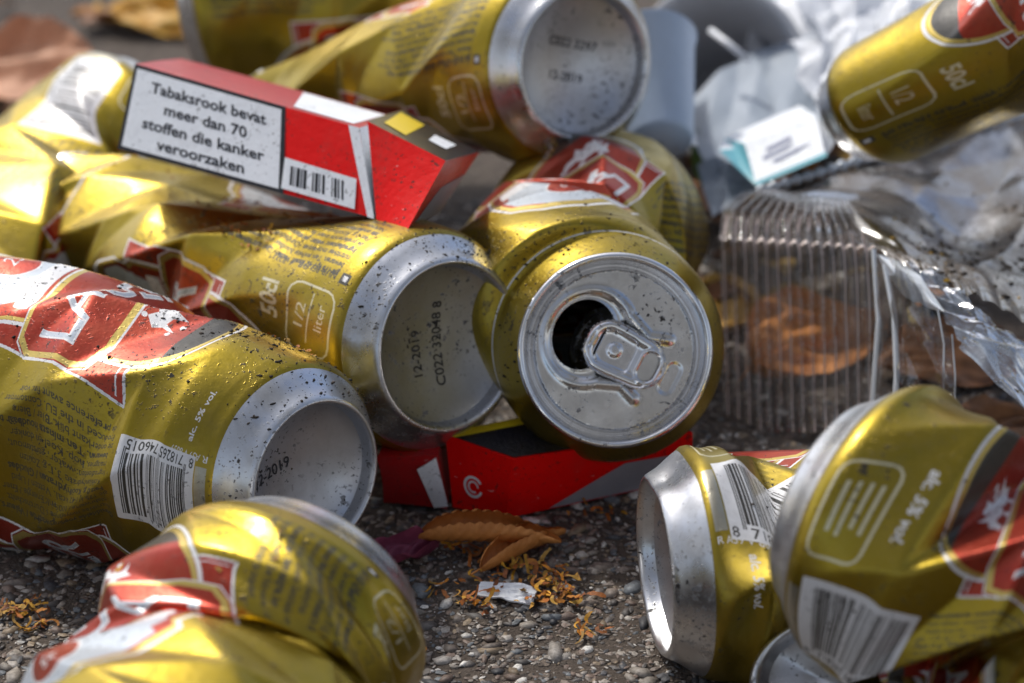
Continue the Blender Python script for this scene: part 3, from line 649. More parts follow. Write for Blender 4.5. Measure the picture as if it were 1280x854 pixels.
for (px, py, n, sx, sy) in ((600, 738, 26, 30, 16), (680, 735, 60, 26, 22), (700, 752, 34, 26, 12), (640, 712, 24, 40, 8), (735, 790, 14, 16, 5), (526, 812, 4, 8, 3), (590, 755, 10, 20, 6), (20, 768, 40, 30, 8), (45, 782, 14, 20, 6), (540, 738, 6, 10, 5), (600, 690, 30, 40, 8), (750, 640, 10, 30, 6), (1240, 520, 20, 40, 10)):
    for _ in range(n):
        q = gd(px + r.normal() * sx * .6, py + r.normal() * sy * .6, .05); q[2] = r.uniform(.06, .35 if n > 20 else .15); P.append(q)
V, F, C = shreds(P, None, .55, 5, tob, .085)
tag(mesh_obj('tobacco_shreds', V, F, M_SHRED, col=C), 'loose orange tobacco shreds scattered on the concrete', 'tobacco', kind='stuff')

# ---- surface samples of cans, for soil and shreds that lie on them
def samples(c, n, t0, t1, p0, p1, seed):
    r = np.random.RandomState(seed); t = r.uniform(t0, t1, n); ph = np.radians(r.uniform(p0, p1, n))
    rr = np.interp(t, [w_[0] for w_ in BASE[:9]][::-1] + [w_[0] for w_ in WALL[1:]], [w_[1] for w_ in BASE[:9]][::-1] + [w_[1] for w_ in WALL[1:]])
    return c.ev(t, ph, rr)
def crumbs(name, lab, sets, s0, s1, cols, seed):
    P = np.concatenate(sets); r = np.random.RandomState(seed); n = len(P)
    sz = s0 + (s1 - s0) * r.uniform(0, 1, n) ** 5
    V, F, C = blobs(P, sz, .5, cols[r.randint(len(cols), size=n)] * r.uniform(.5, 1.4, (n, 1)), seed, .35)
    return tag(mesh_obj(name, V, F, M_CRUMB, col=C), lab, 'soil', kind='stuff')
soil = np.array([(.02, .016, .012), (.035, .025, .018), (.012, .01, .01), (.05, .035, .025)])
crumbs('soil_crumbs', 'dark crumbs of soil sprinkled over the three sharpest cans', [
    samples(cG, 260, 1, 12, -80, 60, 1), samples(cG, 60, 3, 10, 10, 22, 2), samples(cG, 420, 15, 140, -40, 60, 3),
    samples(cL, 200, 1, 12, -60, 60, 4), samples(cL, 520, 12, 60, -20, 40, 5), samples(cL, 150, 30, 110, -60, 30, 6),
    samples(cA, 170, 148, 162, -20, 110, 7), samples(cA, 120, 110, 160, -40, 80, 8), samples(cR2, 60, 20, 70, 40, 110, 9)], .012, .065, soil, 3)
P = np.concatenate([samples(cG, 40, 50, 80, -62, -45, 11), samples(cL, 26, 18, 40, 10, 35, 12), samples(cG, 30, 70, 150, -30, 40, 13), samples(cF, 4, 30, 60, -60, 40, 14)]) + (0, 0, .05)
V, F, C = shreds(P, None, .3, 8, tob, .07)
tag(mesh_obj('tobacco_shreds', V, F, M_SHRED, col=C), 'orange tobacco shreds caught on the tops of the cans', 'tobacco', kind='stuff')

# ------------------------------------------------------------------ cigarette packets
def hexa(corner, n=14, noise_=.0, seed=0, bevel=.0):
    """corner: 8 pts  (front TL,TR,BR,BL, back TL,TR,BR,BL). returns function face(u,v) for each side"""
    FTL, FTR, FBR, FBL, BTL, BTR, BBR, BBL = [np.asarray(p, float) for p in corner]
    def bil(a, b, c_, d):      # u: a->b, v: a->d
        return lambda u, v: (a * (1 - u)[..., None] + b * u[..., None]) * (1 - v)[..., None] + (d * (1 - u)[..., None] + c_ * u[..., None]) * v[..., None]
    return dict(front=bil(FTL, FTR, FBR, FBL), top=bil(BTL, BTR, FTR, FTL), right=bil(FTR, BTR, BBR, FBR), left=bil(BTL, FTL, FBL, BBL), bottom=bil(FBL, FBR, BBR, BBL), back=bil(BTR, BTL, BBL, BBR))
def bez_box(corner, mats, name, parent, dent=0, seed=0):
    fs = hexa(corner); V = []; F = []; mi = []; n = 12
    ce = np.mean([np.asarray(p) for p in corner], 0)
    q = np.linspace(0, 1, n)
    q = np.concatenate([[0, .012], np.linspace(.03, .97, n - 4), [.988, 1]])
    U, W = np.meshgrid(q, q)
    for k, (nm, f) in enumerate(fs.items()):
        b0 = len(V); P = f(U, W).reshape(-1, 3)
        V += list(P); F += [tuple(b0 + x for x in ff[::-1]) for ff in grid_faces(n, n)]; mi += [list(fs).index(nm)] * (n - 1) ** 2
    V = np.array(V)
    # weld and round edges slightly towards centre
    key = {}; idx = []
    VV = []
    for p in V:
        kk = tuple(np.round(p, 4))
        if kk not in key: key[kk] = len(VV); VV.append(p)
        idx.append(key[kk])
    VV = np.array(VV)
    cnt = np.zeros(len(VV))
    F = [tuple(idx[a] for a in f) for f in F]
    r = np.random.RandomState(seed)
    if dent:
        for _ in range(5):
            c0 = VV[r.randint(len(VV))]; d = np.linalg.norm(VV - c0, axis=1); VV = VV + (ce - VV) * (np.clip(1 - d / 2.2, 0, 1) * dent * .1)[:, None]
    names = list(fs)
    return mesh_obj(name, VV, F, None, parent, smooth=False, mats=[mats.get(n_, mats['all']) for n_ in names], mi=mi), fs
def decal(f, uv, name, mat, parent, off=.012, sub=6):
    """flat print polygon / quad on a face, given by its corners in face coordinates"""
    uv = np.asarray(uv, float); q = np.linspace(0, 1, sub + 1); A, B = np.meshgrid(q, q)
    u = (uv[0, 0] * (1 - A) + uv[1, 0] * A) * (1 - B) + (uv[3, 0] * (1 - A) + uv[2, 0] * A) * B
    v = (uv[0, 1] * (1 - A) + uv[1, 1] * A) * (1 - B) + (uv[3, 1] * (1 - A) + uv[2, 1] * A) * B
    P = f(u, v); e = 1e-3; nn = nrm(np.cross(f(u, v + e) - P, f(u + e, v) - P))
    return mesh_obj(name, (P + nn * off).reshape(-1, 3), grid_faces(sub + 1, sub + 1), mat, parent)
def dtext(f, lines, hh, asp, name, mat, parent, off=.02, ang=0, bold=.015, sx=1.0):
    """lines: (string, u centre, v baseline); hh = letter height in v; asp = length(u)/length(v)"""
    V3 = []; F3 = []
    for s, uc, vb in lines:
        V, T = text_tris(s, bold); V = V.copy(); V[:, 0] -= (V[:, 0].max() + V[:, 0].min()) / 2; V = V * hh / .72; V[:, 0] *= sx
        ca, sa = math.cos(ang), math.sin(ang); V = np.stack([V[:, 0] * ca - V[:, 1] * sa, V[:, 0] * sa + V[:, 1] * ca], 1)
        u = uc + V[:, 0] / asp; v = vb - V[:, 1]; e = 1e-3
        P = f(u, v); nn = nrm(np.cross(f(u, v + e) - P, f(u + e, v) - P))
        F3 += [tuple(x + len(V3) for x in t) for t in T]; V3 += list(P + nn * off)
    return mesh_obj(name, V3, F3, mat, parent, smooth=False)
pc = [at(169, 80, 61.5), at(449, 160, 58.2), at(468, 274, 57.4), at(147, 186, 61.0), at(225, 72, 66.5), at(492, 146, 63.0), at(505, 255, 62.4), at(190, 180, 66)]
lc = [at(459, 151, 58.0), at(557, 201, 56.9), at(509, 288, 56.3), at(470, 275, 57.3), at(503, 137, 62.8), at(600, 190, 61.6), at(548, 268, 61.0), at(508, 256, 62.3)]
T = thing('cigarette_packet', 'red and white cigarette packet with a Dutch health warning, lying across the cans', 'cigarette packet', (pc[3] + lc[2]) / 2, 'cigarette packets')
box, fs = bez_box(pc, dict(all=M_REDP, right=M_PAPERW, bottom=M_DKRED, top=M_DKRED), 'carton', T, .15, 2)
f = fs['front']
decal(f, [(0, 0), (.685, .0), (.66, 1), (0, 1)], 'warning_border', M_BLACKP, T, .010)
decal(f, [(.015, .045), (.665, .045), (.642, .955), (.015, .955)], 'warning_panel', M_PAPERW, T, .018)
dtext(f, [('Tabaksrook bevat', .345, .27), ('meer dan 70', .34, .48), ('stoffen die kanker', .335, .69), ('veroorzaken', .33, .89)], .125, 2.62, 'warning_text', M_BLACKP, T, .026, sx=1.05, bold=.022)
decal(f, [(.672, .58), (.955, .60), (.93, .95), (.652, .94)], 'barcode_label', M_PAPERW, T, .018)
V3 = []; F3 = []
r = random.Random(4); u = .695; nn = nrm(np.cross(pc[3] - pc[0], pc[1] - pc[0]))
for wd, gap in ((.010, .004), (.004, .006), (.014, .004), (.006, .004), (.012, .022), (.006, .005), (.012, .004), (.004, .008), (.010, .026), (.004, .006), (.010, .004), (.006, .008), (.008, .004)):
    P = f(np.array([u, u + wd, u + wd - .01, u - .01]), np.array([.66, .66, .88, .88]))
    F3.append(tuple(range(len(V3), len(V3) + 4))[::-1]); V3 += list(P + nn * .024); u += wd + gap
mesh_obj('barcode', V3, F3, M_BLACKP, T, smooth=False)
decal(f, [(.955, .0), (1.0, .0), (1.0, 1), (.975, 1)], 'white_stripe', M_PAPERW, T, .016)
decal(fs['top'], [(.60, .05), (.97, .05), (.96, .9), (.70, .9)], 'top_panel', M_PAPERW, T, .014)
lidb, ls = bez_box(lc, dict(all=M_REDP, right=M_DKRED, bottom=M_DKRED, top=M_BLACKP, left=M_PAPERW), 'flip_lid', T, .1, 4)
decal(ls['top'], [(.04, .15), (.35, .15), (.42, .85), (.12, .8)], 'yellow_mark', M_YEL, T, .02)
decal(ls['top'], [(.55, .3), (.8, .25), (.82, .6), (.6, .6)], 'silver_mark', M_PAPERW, T, .02)
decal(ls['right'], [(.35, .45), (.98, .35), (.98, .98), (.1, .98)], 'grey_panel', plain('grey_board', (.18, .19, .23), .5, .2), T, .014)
# lower packet, on the ground
pc = [gd(640, 574, 2.2), gd(868, 540, 2.3), gd(866, 598, .1), gd(633, 648, .1), gd(556, 543, 2.4), gd(786, 497, 2.4), gd(786, 570, .1), gd(566, 634, .1)]
T = thing('cigarette_packet', 'red cigarette packet with a wet black top, lying on the ground under the open can', 'cigarette packet', pc[3], 'cigarette packets')
box, fs = bez_box(pc, dict(all=M_REDP, top=M_REDP, back=M_DKRED), 'carton', T, .2, 3)
M_WET = plain('wet_black_film', (.012, .012, .02), .3, .4, 300, .0012, coat=.2)
decal(fs['top'], [(.0, .02), (1.0, .02), (1.0, .97), (.02, .97)], 'black_panel', M_WET, T, .016, 20)
decal(fs['top'], [(.0, -.02), (.9, -.02), (.9, .16), (.0, .16)], 'yellow_band', M_YEL, T, .03)
decal(fs['front'], [(.22, .98), (.62, .40), (1.0, .40), (1.0, .98)], 'grey_panel', plain('grey_panel', (.30, .31, .36), .5, .2), T, .014)
fl = fs['left']
V3 = []; F3 = []
for ri, ro, a0, a1 in ((.095, .125, 20, 330), (.05, .07, 60, 360)):
    aa = np.radians(np.linspace(a0, a1, 30)); b0 = len(V3)
    for a in aa:
        for rr_ in (ri, ro):
            u = np.array([.42 + rr_ * math.cos(a) * 1.3]); v = np.array([.62 + rr_ * math.sin(a) * 1.3]); V3.append(fl(u, v)[0] + nrm(pc[3] - pc[1]) * .02 + nrm(np.cross(pc[7] - pc[4], pc[0] - pc[4])) * .02)
    F3 += [(b0 + 2 * i, b0 + 2 * i + 1, b0 + 2 * i + 3, b0 + 2 * i + 2) for i in range(29)]
mesh_obj('round_arrow_mark', V3, F3, M_PAPERW, T, smooth=False)
# dark packet further back
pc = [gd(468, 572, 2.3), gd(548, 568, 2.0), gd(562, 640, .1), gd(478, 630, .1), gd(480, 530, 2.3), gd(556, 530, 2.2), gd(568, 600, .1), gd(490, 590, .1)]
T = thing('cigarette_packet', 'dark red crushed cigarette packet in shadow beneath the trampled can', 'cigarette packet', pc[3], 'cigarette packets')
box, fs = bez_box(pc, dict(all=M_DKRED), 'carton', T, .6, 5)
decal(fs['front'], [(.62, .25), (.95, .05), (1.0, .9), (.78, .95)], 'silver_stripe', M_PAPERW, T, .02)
# turquoise edged packet behind the tray
pc = [at(930, 180, 70), at(1020, 142, 71), at(1034, 196, 68.5), at(946, 233, 68), at(905, 172, 73), at(1000, 132, 75), at(1050, 170, 74), at(897, 188, 70.5)]
M_TURQ = plain('turquoise_print', (.10, .36, .44), .4, .1)
T = thing('cigarette_packet', 'white packet with turquoise edges lying beside the bright can at the upper right', 'cigarette packet', pc[3], 'cigarette packets')
box, fs = bez_box(pc, dict(all=M_PAPERW, bottom=M_TURQ, left=M_TURQ), 'carton', T, .3, 6)
decal(fs['front'], [(0, .9), (1, .9), (1, 1), (0, 1)], 'turquoise_band', M_TURQ, T, .02)
M_SMUDGE = plain('blue_grey_print', (.2, .22, .34), .5, .3)
for i, (a, b_) in enumerate(((.25, .3), (.18, .45), (.3, .6))):
    decal(fs['front'], [(a, b_), (a + .35 + .1 * i, b_ - .04), (a + .35, b_ + .04), (a, b_ + .08)], 'print_line', M_SMUDGE, T, .02)

# ------------------------------------------------------------------ crumpled paper, cups
def crumple(x, y, seed, oct=3):
    r = np.random.RandomState(seed); h = 0
    for o in range(oct):
        th = r.uniform(0, PI); ca, sa = math.cos(th), math.sin(th); f = 1.6 ** o
        X = (x * ca - y * sa) * f; Y = (x * sa + y * ca) * f; X = X + .5 * Y; tab = r.uniform(-1, 1, (64, 64))
        i = np.floor(X).astype(int); j = np.floor(Y).astype(int); fx, fy = X - i, Y - j; g = lambda a, b: tab[a % 64, b % 64]
        h = h + np.where(fx + fy < 1, g(i, j) + (g(i + 1, j) - g(i, j)) * fx + (g(i, j + 1) - g(i, j)) * fy, g(i + 1, j + 1) + (g(i, j + 1) - g(i + 1, j + 1)) * (1 - fx) + (g(i + 1, j) - g(i + 1, j + 1)) * (1 - fy)) / f
    return h
def paper(corners, amp, cells, mat, seed, name='crumpled_paper', n=50, th=.03, parent=None):
    a, b_, c_, d = [np.asarray(p, float) for p in corners]
    U, W = np.meshgrid(np.linspace(0, 1, n), np.linspace(0, 1, n))
    P = (a * (1 - U)[..., None] + b_ * U[..., None]) * (1 - W)[..., None] + (d * (1 - U)[..., None] + c_ * U[..., None]) * W[..., None]
    nn = nrm(np.cross(b_ - a, d - a)); P = P + nn * (crumple(U * cells, W * cells, seed) * amp)[..., None]
    P = P + nrm(b_ - a) * (crumple(U * cells, W * cells, seed + 50) * amp * .4)[..., None] + nrm(d - a) * (crumple(U * cells, W * cells, seed + 90) * amp * .4)[..., None]
    V = P.reshape(-1, 3); F = grid_faces(n, n); nv = len(V)
    V2 = np.concatenate([V, V - nn * th]); bd = [(0, j) for j in range(n)] + [(i, n - 1) for i in range(1, n)] + [(n - 1, j) for j in range(n - 2, -1, -1)] + [(i, 0) for i in range(n - 2, 0, -1)]
    ids = [i * n + j for i, j in bd]; F = F + [tuple(x + nv for x in f[::-1]) for f in F] + [(p, p + nv, q + nv, q) for q, p in zip(ids, ids[1:] + ids[:1])]
    return mesh_obj(name, V2, F, mat, parent, smooth=False)
M_PW = plain('white_paper', (.72, .74, .78), .6, .15, 60); M_PG = plain('grey_blue_card', (.30, .35, .42), .5, .15, 60); M_PLW = plain('pale_plastic', (.74, .76, .8), .3, .1, 60, coat=.3)
tag(paper([at(850, 130, 80), at(940, 70, 82), at(1005, 190, 75), at(890, 225, 73.5)], .25, 1.7, M_PG, 3), 'grey card with a dark tear, standing left of the turquoise edged packet', 'card', 'crumpled papers')
tag(paper([at(935, 65, 83), at(1075, 40, 83), at(1110, 150, 76), at(985, 165, 76)], .3, 2.0, M_PG, 4), 'folded pale grey card with sharp creases behind the turquoise edged packet', 'card', 'crumpled papers')
tag(paper([at(1000, -30, 86), at(1290, -60, 86), at(1200, 60, 72), at(1030, 110, 72)], 1.3, 5, M_PW, 5), 'bright white crumpled paper at the top right in full sun', 'paper', 'crumpled papers')
tag(paper([at(985, 60, 78), at(1090, 10, 80), at(1120, 110, 74), at(1030, 150, 72)], .5, 3, M_PW, 44), 'small pale crumpled tissue wedged between grey card and bright can', 'tissue', 'crumpled papers')
tag(paper([at(900, -90, 100), at(1140, -90, 100), at(1090, 70, 84), at(930, 60, 84)], 1.0, 3.5, M_PW, 9), 'sunlit white paper at the top edge behind the tipped cup', 'paper', 'crumpled papers')
tag(paper([at(1120, -60, 90), at(1340, -60, 90), at(1320, 90, 74), at(1130, 60, 74)], 1.0, 4, M_PW, 12), 'white crumpled paper in the upper right corner behind the bright can', 'paper', 'crumpled papers')
tag(paper([at(775, 60, 80), at(850, 50, 80), at(872, 180, 72), at(800, 190, 71)], .4, 2, M_PLW, 15, 'plastic_scrap'), 'blue white plastic scrap beside the base of the top centre can', 'plastic scrap')
tag(paper([at(872, 205, 73), at(930, 195, 73), at(960, 262, 70), at(890, 275, 70)], .3, 2, M_PG, 16), 'small grey paper ball between the open can and the clear tray', 'paper', 'crumpled papers')
def lathe(axis0, axis1, prof, name, mat, parent=None, n=64, squash=1.0, ref=UP):
    a0, a1 = np.asarray(axis0), np.asarray(axis1); T_ = nrm(a1 - a0); e1 = nrm(np.cross(T_, ref)); e2 = np.cross(T_, e1)
    ph = np.arange(n) / n * 2 * PI; V = []
    for (h, r_) in prof:
        V += [a0 + T_ * h + e1 * r_ * math.cos(p) * squash + e2 * r_ * math.sin(p) for p in ph]
    return mesh_obj(name, V, grid_faces(len(prof), n, True), mat, parent)
a0 = at(915, 60, 76); a1 = a0 - nrm(at(915, 60, 76) - at(985, 5, 86)) * 9
a1 = at(850, 110, 84)
ax = nrm(dv(.15, -.15, -.98))
T = thing('plastic_cup', 'white plastic cup lying on its side with its dark mouth turned to us', 'cup', a0 - np.array((0, 0, 3.6)))
cup = lathe(a0 + FW * 6, a0 + FW * 6 + ax, [(9, .1), (9, 2.4), (8.6, 2.6), (.3, 3.5), (.1, 3.75), (0, 3.7), (.05, 3.5), (.3, 3.38), (8.4, 2.5), (8.6, 2.3), (8.6, .1)], 'cup_wall', plain('cup_plastic', (.62, .64, .68), .35, .1, 60), T)
lathe(at(888, 38, 79.5), at(932, 72, 78.5), [(0, .02), (0, .14), (2.2, .14), (2.2, .02)], 'straw', M_PLW, T, 16)
T = thing('plastic_cup', 'small pale blue plastic cup leaning right of the top centre can base', 'cup', at(835, 190, 72))
lathe(at(826, 180, 71), at(812, 75, 73), [(0, .1), (0, 1.1), (.2, 1.2), (4.6, 1.75), (4.7, 1.85), (4.8, 1.7), (4.6, 1.6), (.3, 1.0), (.3, .1)], 'cup_wall', plain('blue_cup', (.42, .52, .68), .35, .1), T)

# ------------------------------------------------------------------ clear tray
def clear(name, tint=(.93, .95, .97), gl=.45, dust_sheen=.12, rough=.06, dcol=(.5, .48, .45)):
    m, nt, b = newmat(name); out = nt.nodes['Material Output']; nt.nodes.remove(b)
    tr = N(nt, 'ShaderNodeBsdfTransparent'); tr.inputs[0].default_value = tint + (1,)
    g = N(nt, 'ShaderNodeBsdfAnisotropic'); g.inputs['Color'].default_value = (1, 1, 1, 1); g.inputs['Roughness'].default_value = rough
    lw = N(nt, 'ShaderNodeFresnel', IOR=1.75)
    bp = N(nt, 'ShaderNodeBump', Strength=.35, Distance=.0008); nt.links.new(noise(nt, 120, 4, .6), bp.inputs['Height'])
    nt.links.new(bp.outputs[0], g.inputs['Normal']); nt.links.new(bp.outputs[0], lw.inputs['Normal'])
    mx = N(nt, 'ShaderNodeMixShader'); nt.links.new(mth(nt, 'MULTIPLY', lw.outputs[0], gl * 2), mx.inputs[0]); nt.links.new(tr.outputs[0], mx.inputs[1]); nt.links.new(g.outputs[0], mx.inputs[2])
    df = N(nt, 'ShaderNodeBsdfDiffuse'); df.inputs[0].default_value = dcol + (1,)
    mx2 = N(nt, 'ShaderNodeMixShader')
    sp = mth(nt, 'ADD', mth(nt, 'MULTIPLY', ramp(nt, noise(nt, 1100, 2), .66, .70), .6), mth(nt, 'MULTIPLY', ramp(nt, noise(nt, 45, 5, .7), .4, .8), dust_sheen))  # diffuse veil: dirt on the panel, painted highlight on the rib strips
    nt.links.new(sp, mx2.inputs[0]); nt.links.new(mx.outputs[0], mx2.inputs[1]); nt.links.new(df.outputs[0], mx2.inputs[2])
    nt.links.new(mx2.outputs[0], out.inputs[0]); return m
M_CLR = clear('clear_plastic', (.92, .92, .92), .75, .5, .07, (.40, .36, .34)); M_CLRD = clear('dirty_clear_plastic', (.55, .52, .50), .26, 1.1, .2, (.17, .145, .125)); M_EDGE = clear('folded_plastic_edge', (.80, .84, .9), 1.5, 1.2, .12, (.5, .56, .64))
M_RIB_GLINT = clear('rib_highlight', (.9, .8, .78), 1.5, 4, .2, (.78, .68, .64))  # pale diffuse colour that paints in the highlights of the clear ribs
T = thing('plastic_tray', 'torn clear ribbed plastic food tray on the right, dirt on its top', 'tray', gd(1000, 545))
def surf(fn, nu, nv_, name, mat, th=.03):
    U, W = np.meshgrid(np.linspace(0, 1, nu), np.linspace(0, 1, nv_)); P = fn(U, W); return mesh_obj(name, P.reshape(-1, 3), grid_faces(nv_, nu), mat, T)
def lerpP(pts, s):
    K = np.linspace(0, 1, len(pts)); P = np.array(pts); return np.stack([np.interp(s, K, P[:, i]) for i in range(3)], -1)
NR = 14
rows = [([at(905, 540, 63.6), at(1096, 540, 60.0)]), ([at(902, 420, 63.4), at(1096, 420, 60)]), ([at(898, 300, 63.0), at(1092, 312, 60.2)]), ([at(902, 268, 63.9), at(1085, 292, 60.6)]), ([at(925, 250, 65.2), at(1070, 275, 62)]), ([at(960, 244, 66.8), at(1058, 258, 64)])]
kt = np.array([0, .40, .78, .86, .93, 1.0])
def ribw(U, W):
    L_ = np.stack([np.interp(W, kt, [r_[0][i] for r_ in rows]) for i in range(3)], -1); R_ = np.stack([np.interp(W, kt, [r_[1][i] for r_ in rows]) for i in range(3)], -1)
    P = L_ * (1 - U)[..., None] + R_ * U[..., None]; c = np.cos(U * NR * 2 * PI); env = np.clip(W * 8, 0, 1)
    out = -FW * .6 + UP * np.clip((W - .75) * 4, 0, 1)[..., None]
    return P + nrm(out) * (np.sign(c) * np.abs(c) ** .6 * (.15 + .12 * np.clip((W - .7) * 6, 0, 1)) * env)[..., None] + (FW * .12) * crumple(U * 3, W * 3, 3)[..., None]
surf(ribw, 300, 90, 'ribbed_wall', M_CLR)
for k in range(NR):
    def strip(U, W, k=k):
        return ribw((k + .5) / NR + (U - .5) * (.010 + .012 * np.clip((W - .72) * 8, 0, 1)), W) - FW * .03
    surf(strip, 4, 60, 'rib', M_RIB_GLINT)  # thin pale strip along each rib, its highlight put in as colour
def ridge(U, W): return ribw(U, .78 + W * .012) - FW * .02
surf(ridge, 300, 3, 'shoulder_highlight', M_RIB_GLINT)  # bright curve over the shoulder painted as a pale strip
def cornw(U, W):
    B = lerpP([at(1096, 545, 60), at(1135, 545, 58.4), at(1172, 545, 57.6), at(1192, 545, 57.8)], U); Tp = lerpP([at(1092, 312, 60.2), at(1128, 330, 58.6), at(1165, 385, 57.8), at(1190, 420, 57.8)], U)
    P = B * (1 - W)[..., None] + Tp * W[..., None]
    return P + FW * (.35 * crumple(U * 3 + 9, W * 2.2, 8) + .12 * np.exp(-((U - .3) / .03) ** 2) - .15 * np.exp(-((U - .8) / .02) ** 2))[..., None]
surf(cornw, 90, 60, 'corner_wall', M_CLR)
def topp(U, W):
    A = lerpP([at(950, 246, 67.5), at(1050, 215, 69), at(1160, 180, 71.5), at(1300, 148, 74)], U); B = lerpP([at(1092, 312, 60.4), at(1160, 345, 59.0), at(1215, 385, 58.2), at(1320, 430, 57.2)], U)
    P = A * (1 - W)[..., None] + B * W[..., None]
    dim = .12 * np.abs(np.sin(U * 40)) * np.clip((W - .75) * 5, 0, 1)
    return P + np.array((0, 0, 1.)) * (.4 * crumple(U * 3, W * 2.4, 21) + dim - .9 * np.exp(-((U - .75) / .25) ** 2 - ((W - .55) / .3) ** 2))[..., None]
surf(topp, 140, 90, 'top_panel', M_CLRD)
# beaded rim and creased folds, their highlights painted as white tubes
def tube(pts, r_, name, mat, parent, n=8, sub=6):
    P = np.array(pts, float); s = np.linspace(0, len(P) - 1, (len(P) - 1) * sub + 1); C_ = np.stack([np.interp(s, range(len(P)), P[:, i]) for i in range(3)], 1)
    Tn = nrm(np.gradient(C_, axis=0)); e1 = nrm(np.cross(Tn, (.1, .2, 1))); e2 = np.cross(Tn, e1); ph = np.arange(n) / n * 2 * PI; rr = np.broadcast_to(np.asarray(r_, float), (len(C_),))
    V = (C_[:, None] + (e1[:, None] * np.cos(ph)[None, :, None] + e2[:, None] * np.sin(ph)[None, :, None]) * rr[:, None, None]).reshape(-1, 3)
    return mesh_obj(name, V, grid_faces(len(C_), n, True), mat, parent)
s_ = np.linspace(0, 1, 300); rimP = lerpP([at(945, 240, 67.8), at(1050, 208, 69.2), at(1160, 174, 71.6), at(1300, 140, 74)], s_)
tube(rimP, .10 + .11 * np.abs(np.sin(s_ * PI * 22)) ** 2, 'beaded_rim', M_EDGE, T, 10, 1)
M_WHITE = plain('white_plastic', (.75, .8, .86), .2, .1, 80, .0002, coat=.6)  # opaque white for the painted crease highlights and the hanging film
tube([at(1092, 312, 60.0), at(1098, 400, 59.8), at(1092, 480, 59.9), at(1088, 545, 60)], .075, 'crease_highlight', M_WHITE, T)
tube([at(1106, 330, 59.3), at(1118, 395, 59), at(1121, 470, 58.9), at(1116, 545, 59)], .09, 'crease_highlight', M_WHITE, T)
tube([at(1172, 385, 57.7), at(1180, 430, 57.6), at(1178, 545, 57.6)], .025, 'crease_highlight', M_WHITE, T)
tube([at(1190, 418, 57.7), at(1194, 470, 57.6), at(1192, 530, 57.8)], .025, 'crease_highlight', M_WHITE, T)
def flap(c4, name, seed, k=5, amp=.14, mat=None):
    a, b_, c_, d = [np.asarray(p) for p in c4]; nn = nrm(np.cross(b_ - a, d - a))
    def fn(U, W):
        P = (a * (1 - U)[..., None] + b_ * U[..., None]) * (1 - W)[..., None] + (d * (1 - U)[..., None] + c_ * U[..., None]) * W[..., None]
        tri = np.abs((W * k + .15 * np.sin(U * 5 + seed)) % 1 - .5) * 2
        return P + nn * (tri * amp + .12 * crumple(U * 4, W * 3, seed))[..., None]
    return surf(fn, 60, 60, name, mat or M_EDGE)
flap([at(1200, 432, 57), at(1222, 404, 57.4), at(1330, 450, 57.8), at(1330, 560, 55.8)], 'torn_flap', 4, 3, .12)
flap([at(1130, 322, 59.2), at(1165, 335, 59), at(1320, 455, 56.6), at(1200, 420, 57.0)], 'torn_flap', 9, 5, .2)
def film(U, W):
    P = lerpP([at(1096, 318, 59.6), at(1120, 325, 59), at(1150, 345, 58.4), at(1180, 390, 57.6)], U) + (UP * -1.0 * np.sin(U * PI)[..., None] + FW * -.4 * np.sin(W * PI)[..., None]) * W[..., None] * .9
    return P + FW * .1 * crumple(U * 3, W * 2, 2)[..., None]
surf(film, 40, 24, 'hanging_film', M_WHITE)
# dirt on the tray
r = np.random.RandomState(12); U = np.clip(r.normal(.74, .2, 900), .25, 1); W = np.clip(r.normal(.62, .16, 900) - (U - .78) * .3, 0, 1); P = topp(U, W) + (0, 0, .01)
V, F, C = blobs(P, .015 + .10 * r.uniform(0, 1, 900) ** 7, .6, np.array([(.05, .038, .028), (.12, .085, .055), (.26, .2, .14), (.55, .33, .04)])[r.choice(4, 900, p=[.4, .35, .2, .05])], 4, .3)
tag(mesh_obj('tray_dirt', V, F, M_CRUMB, col=C), 'dark crumbs of dirt and yellow specks lying on top of the clear tray', 'dirt', kind='stuff')

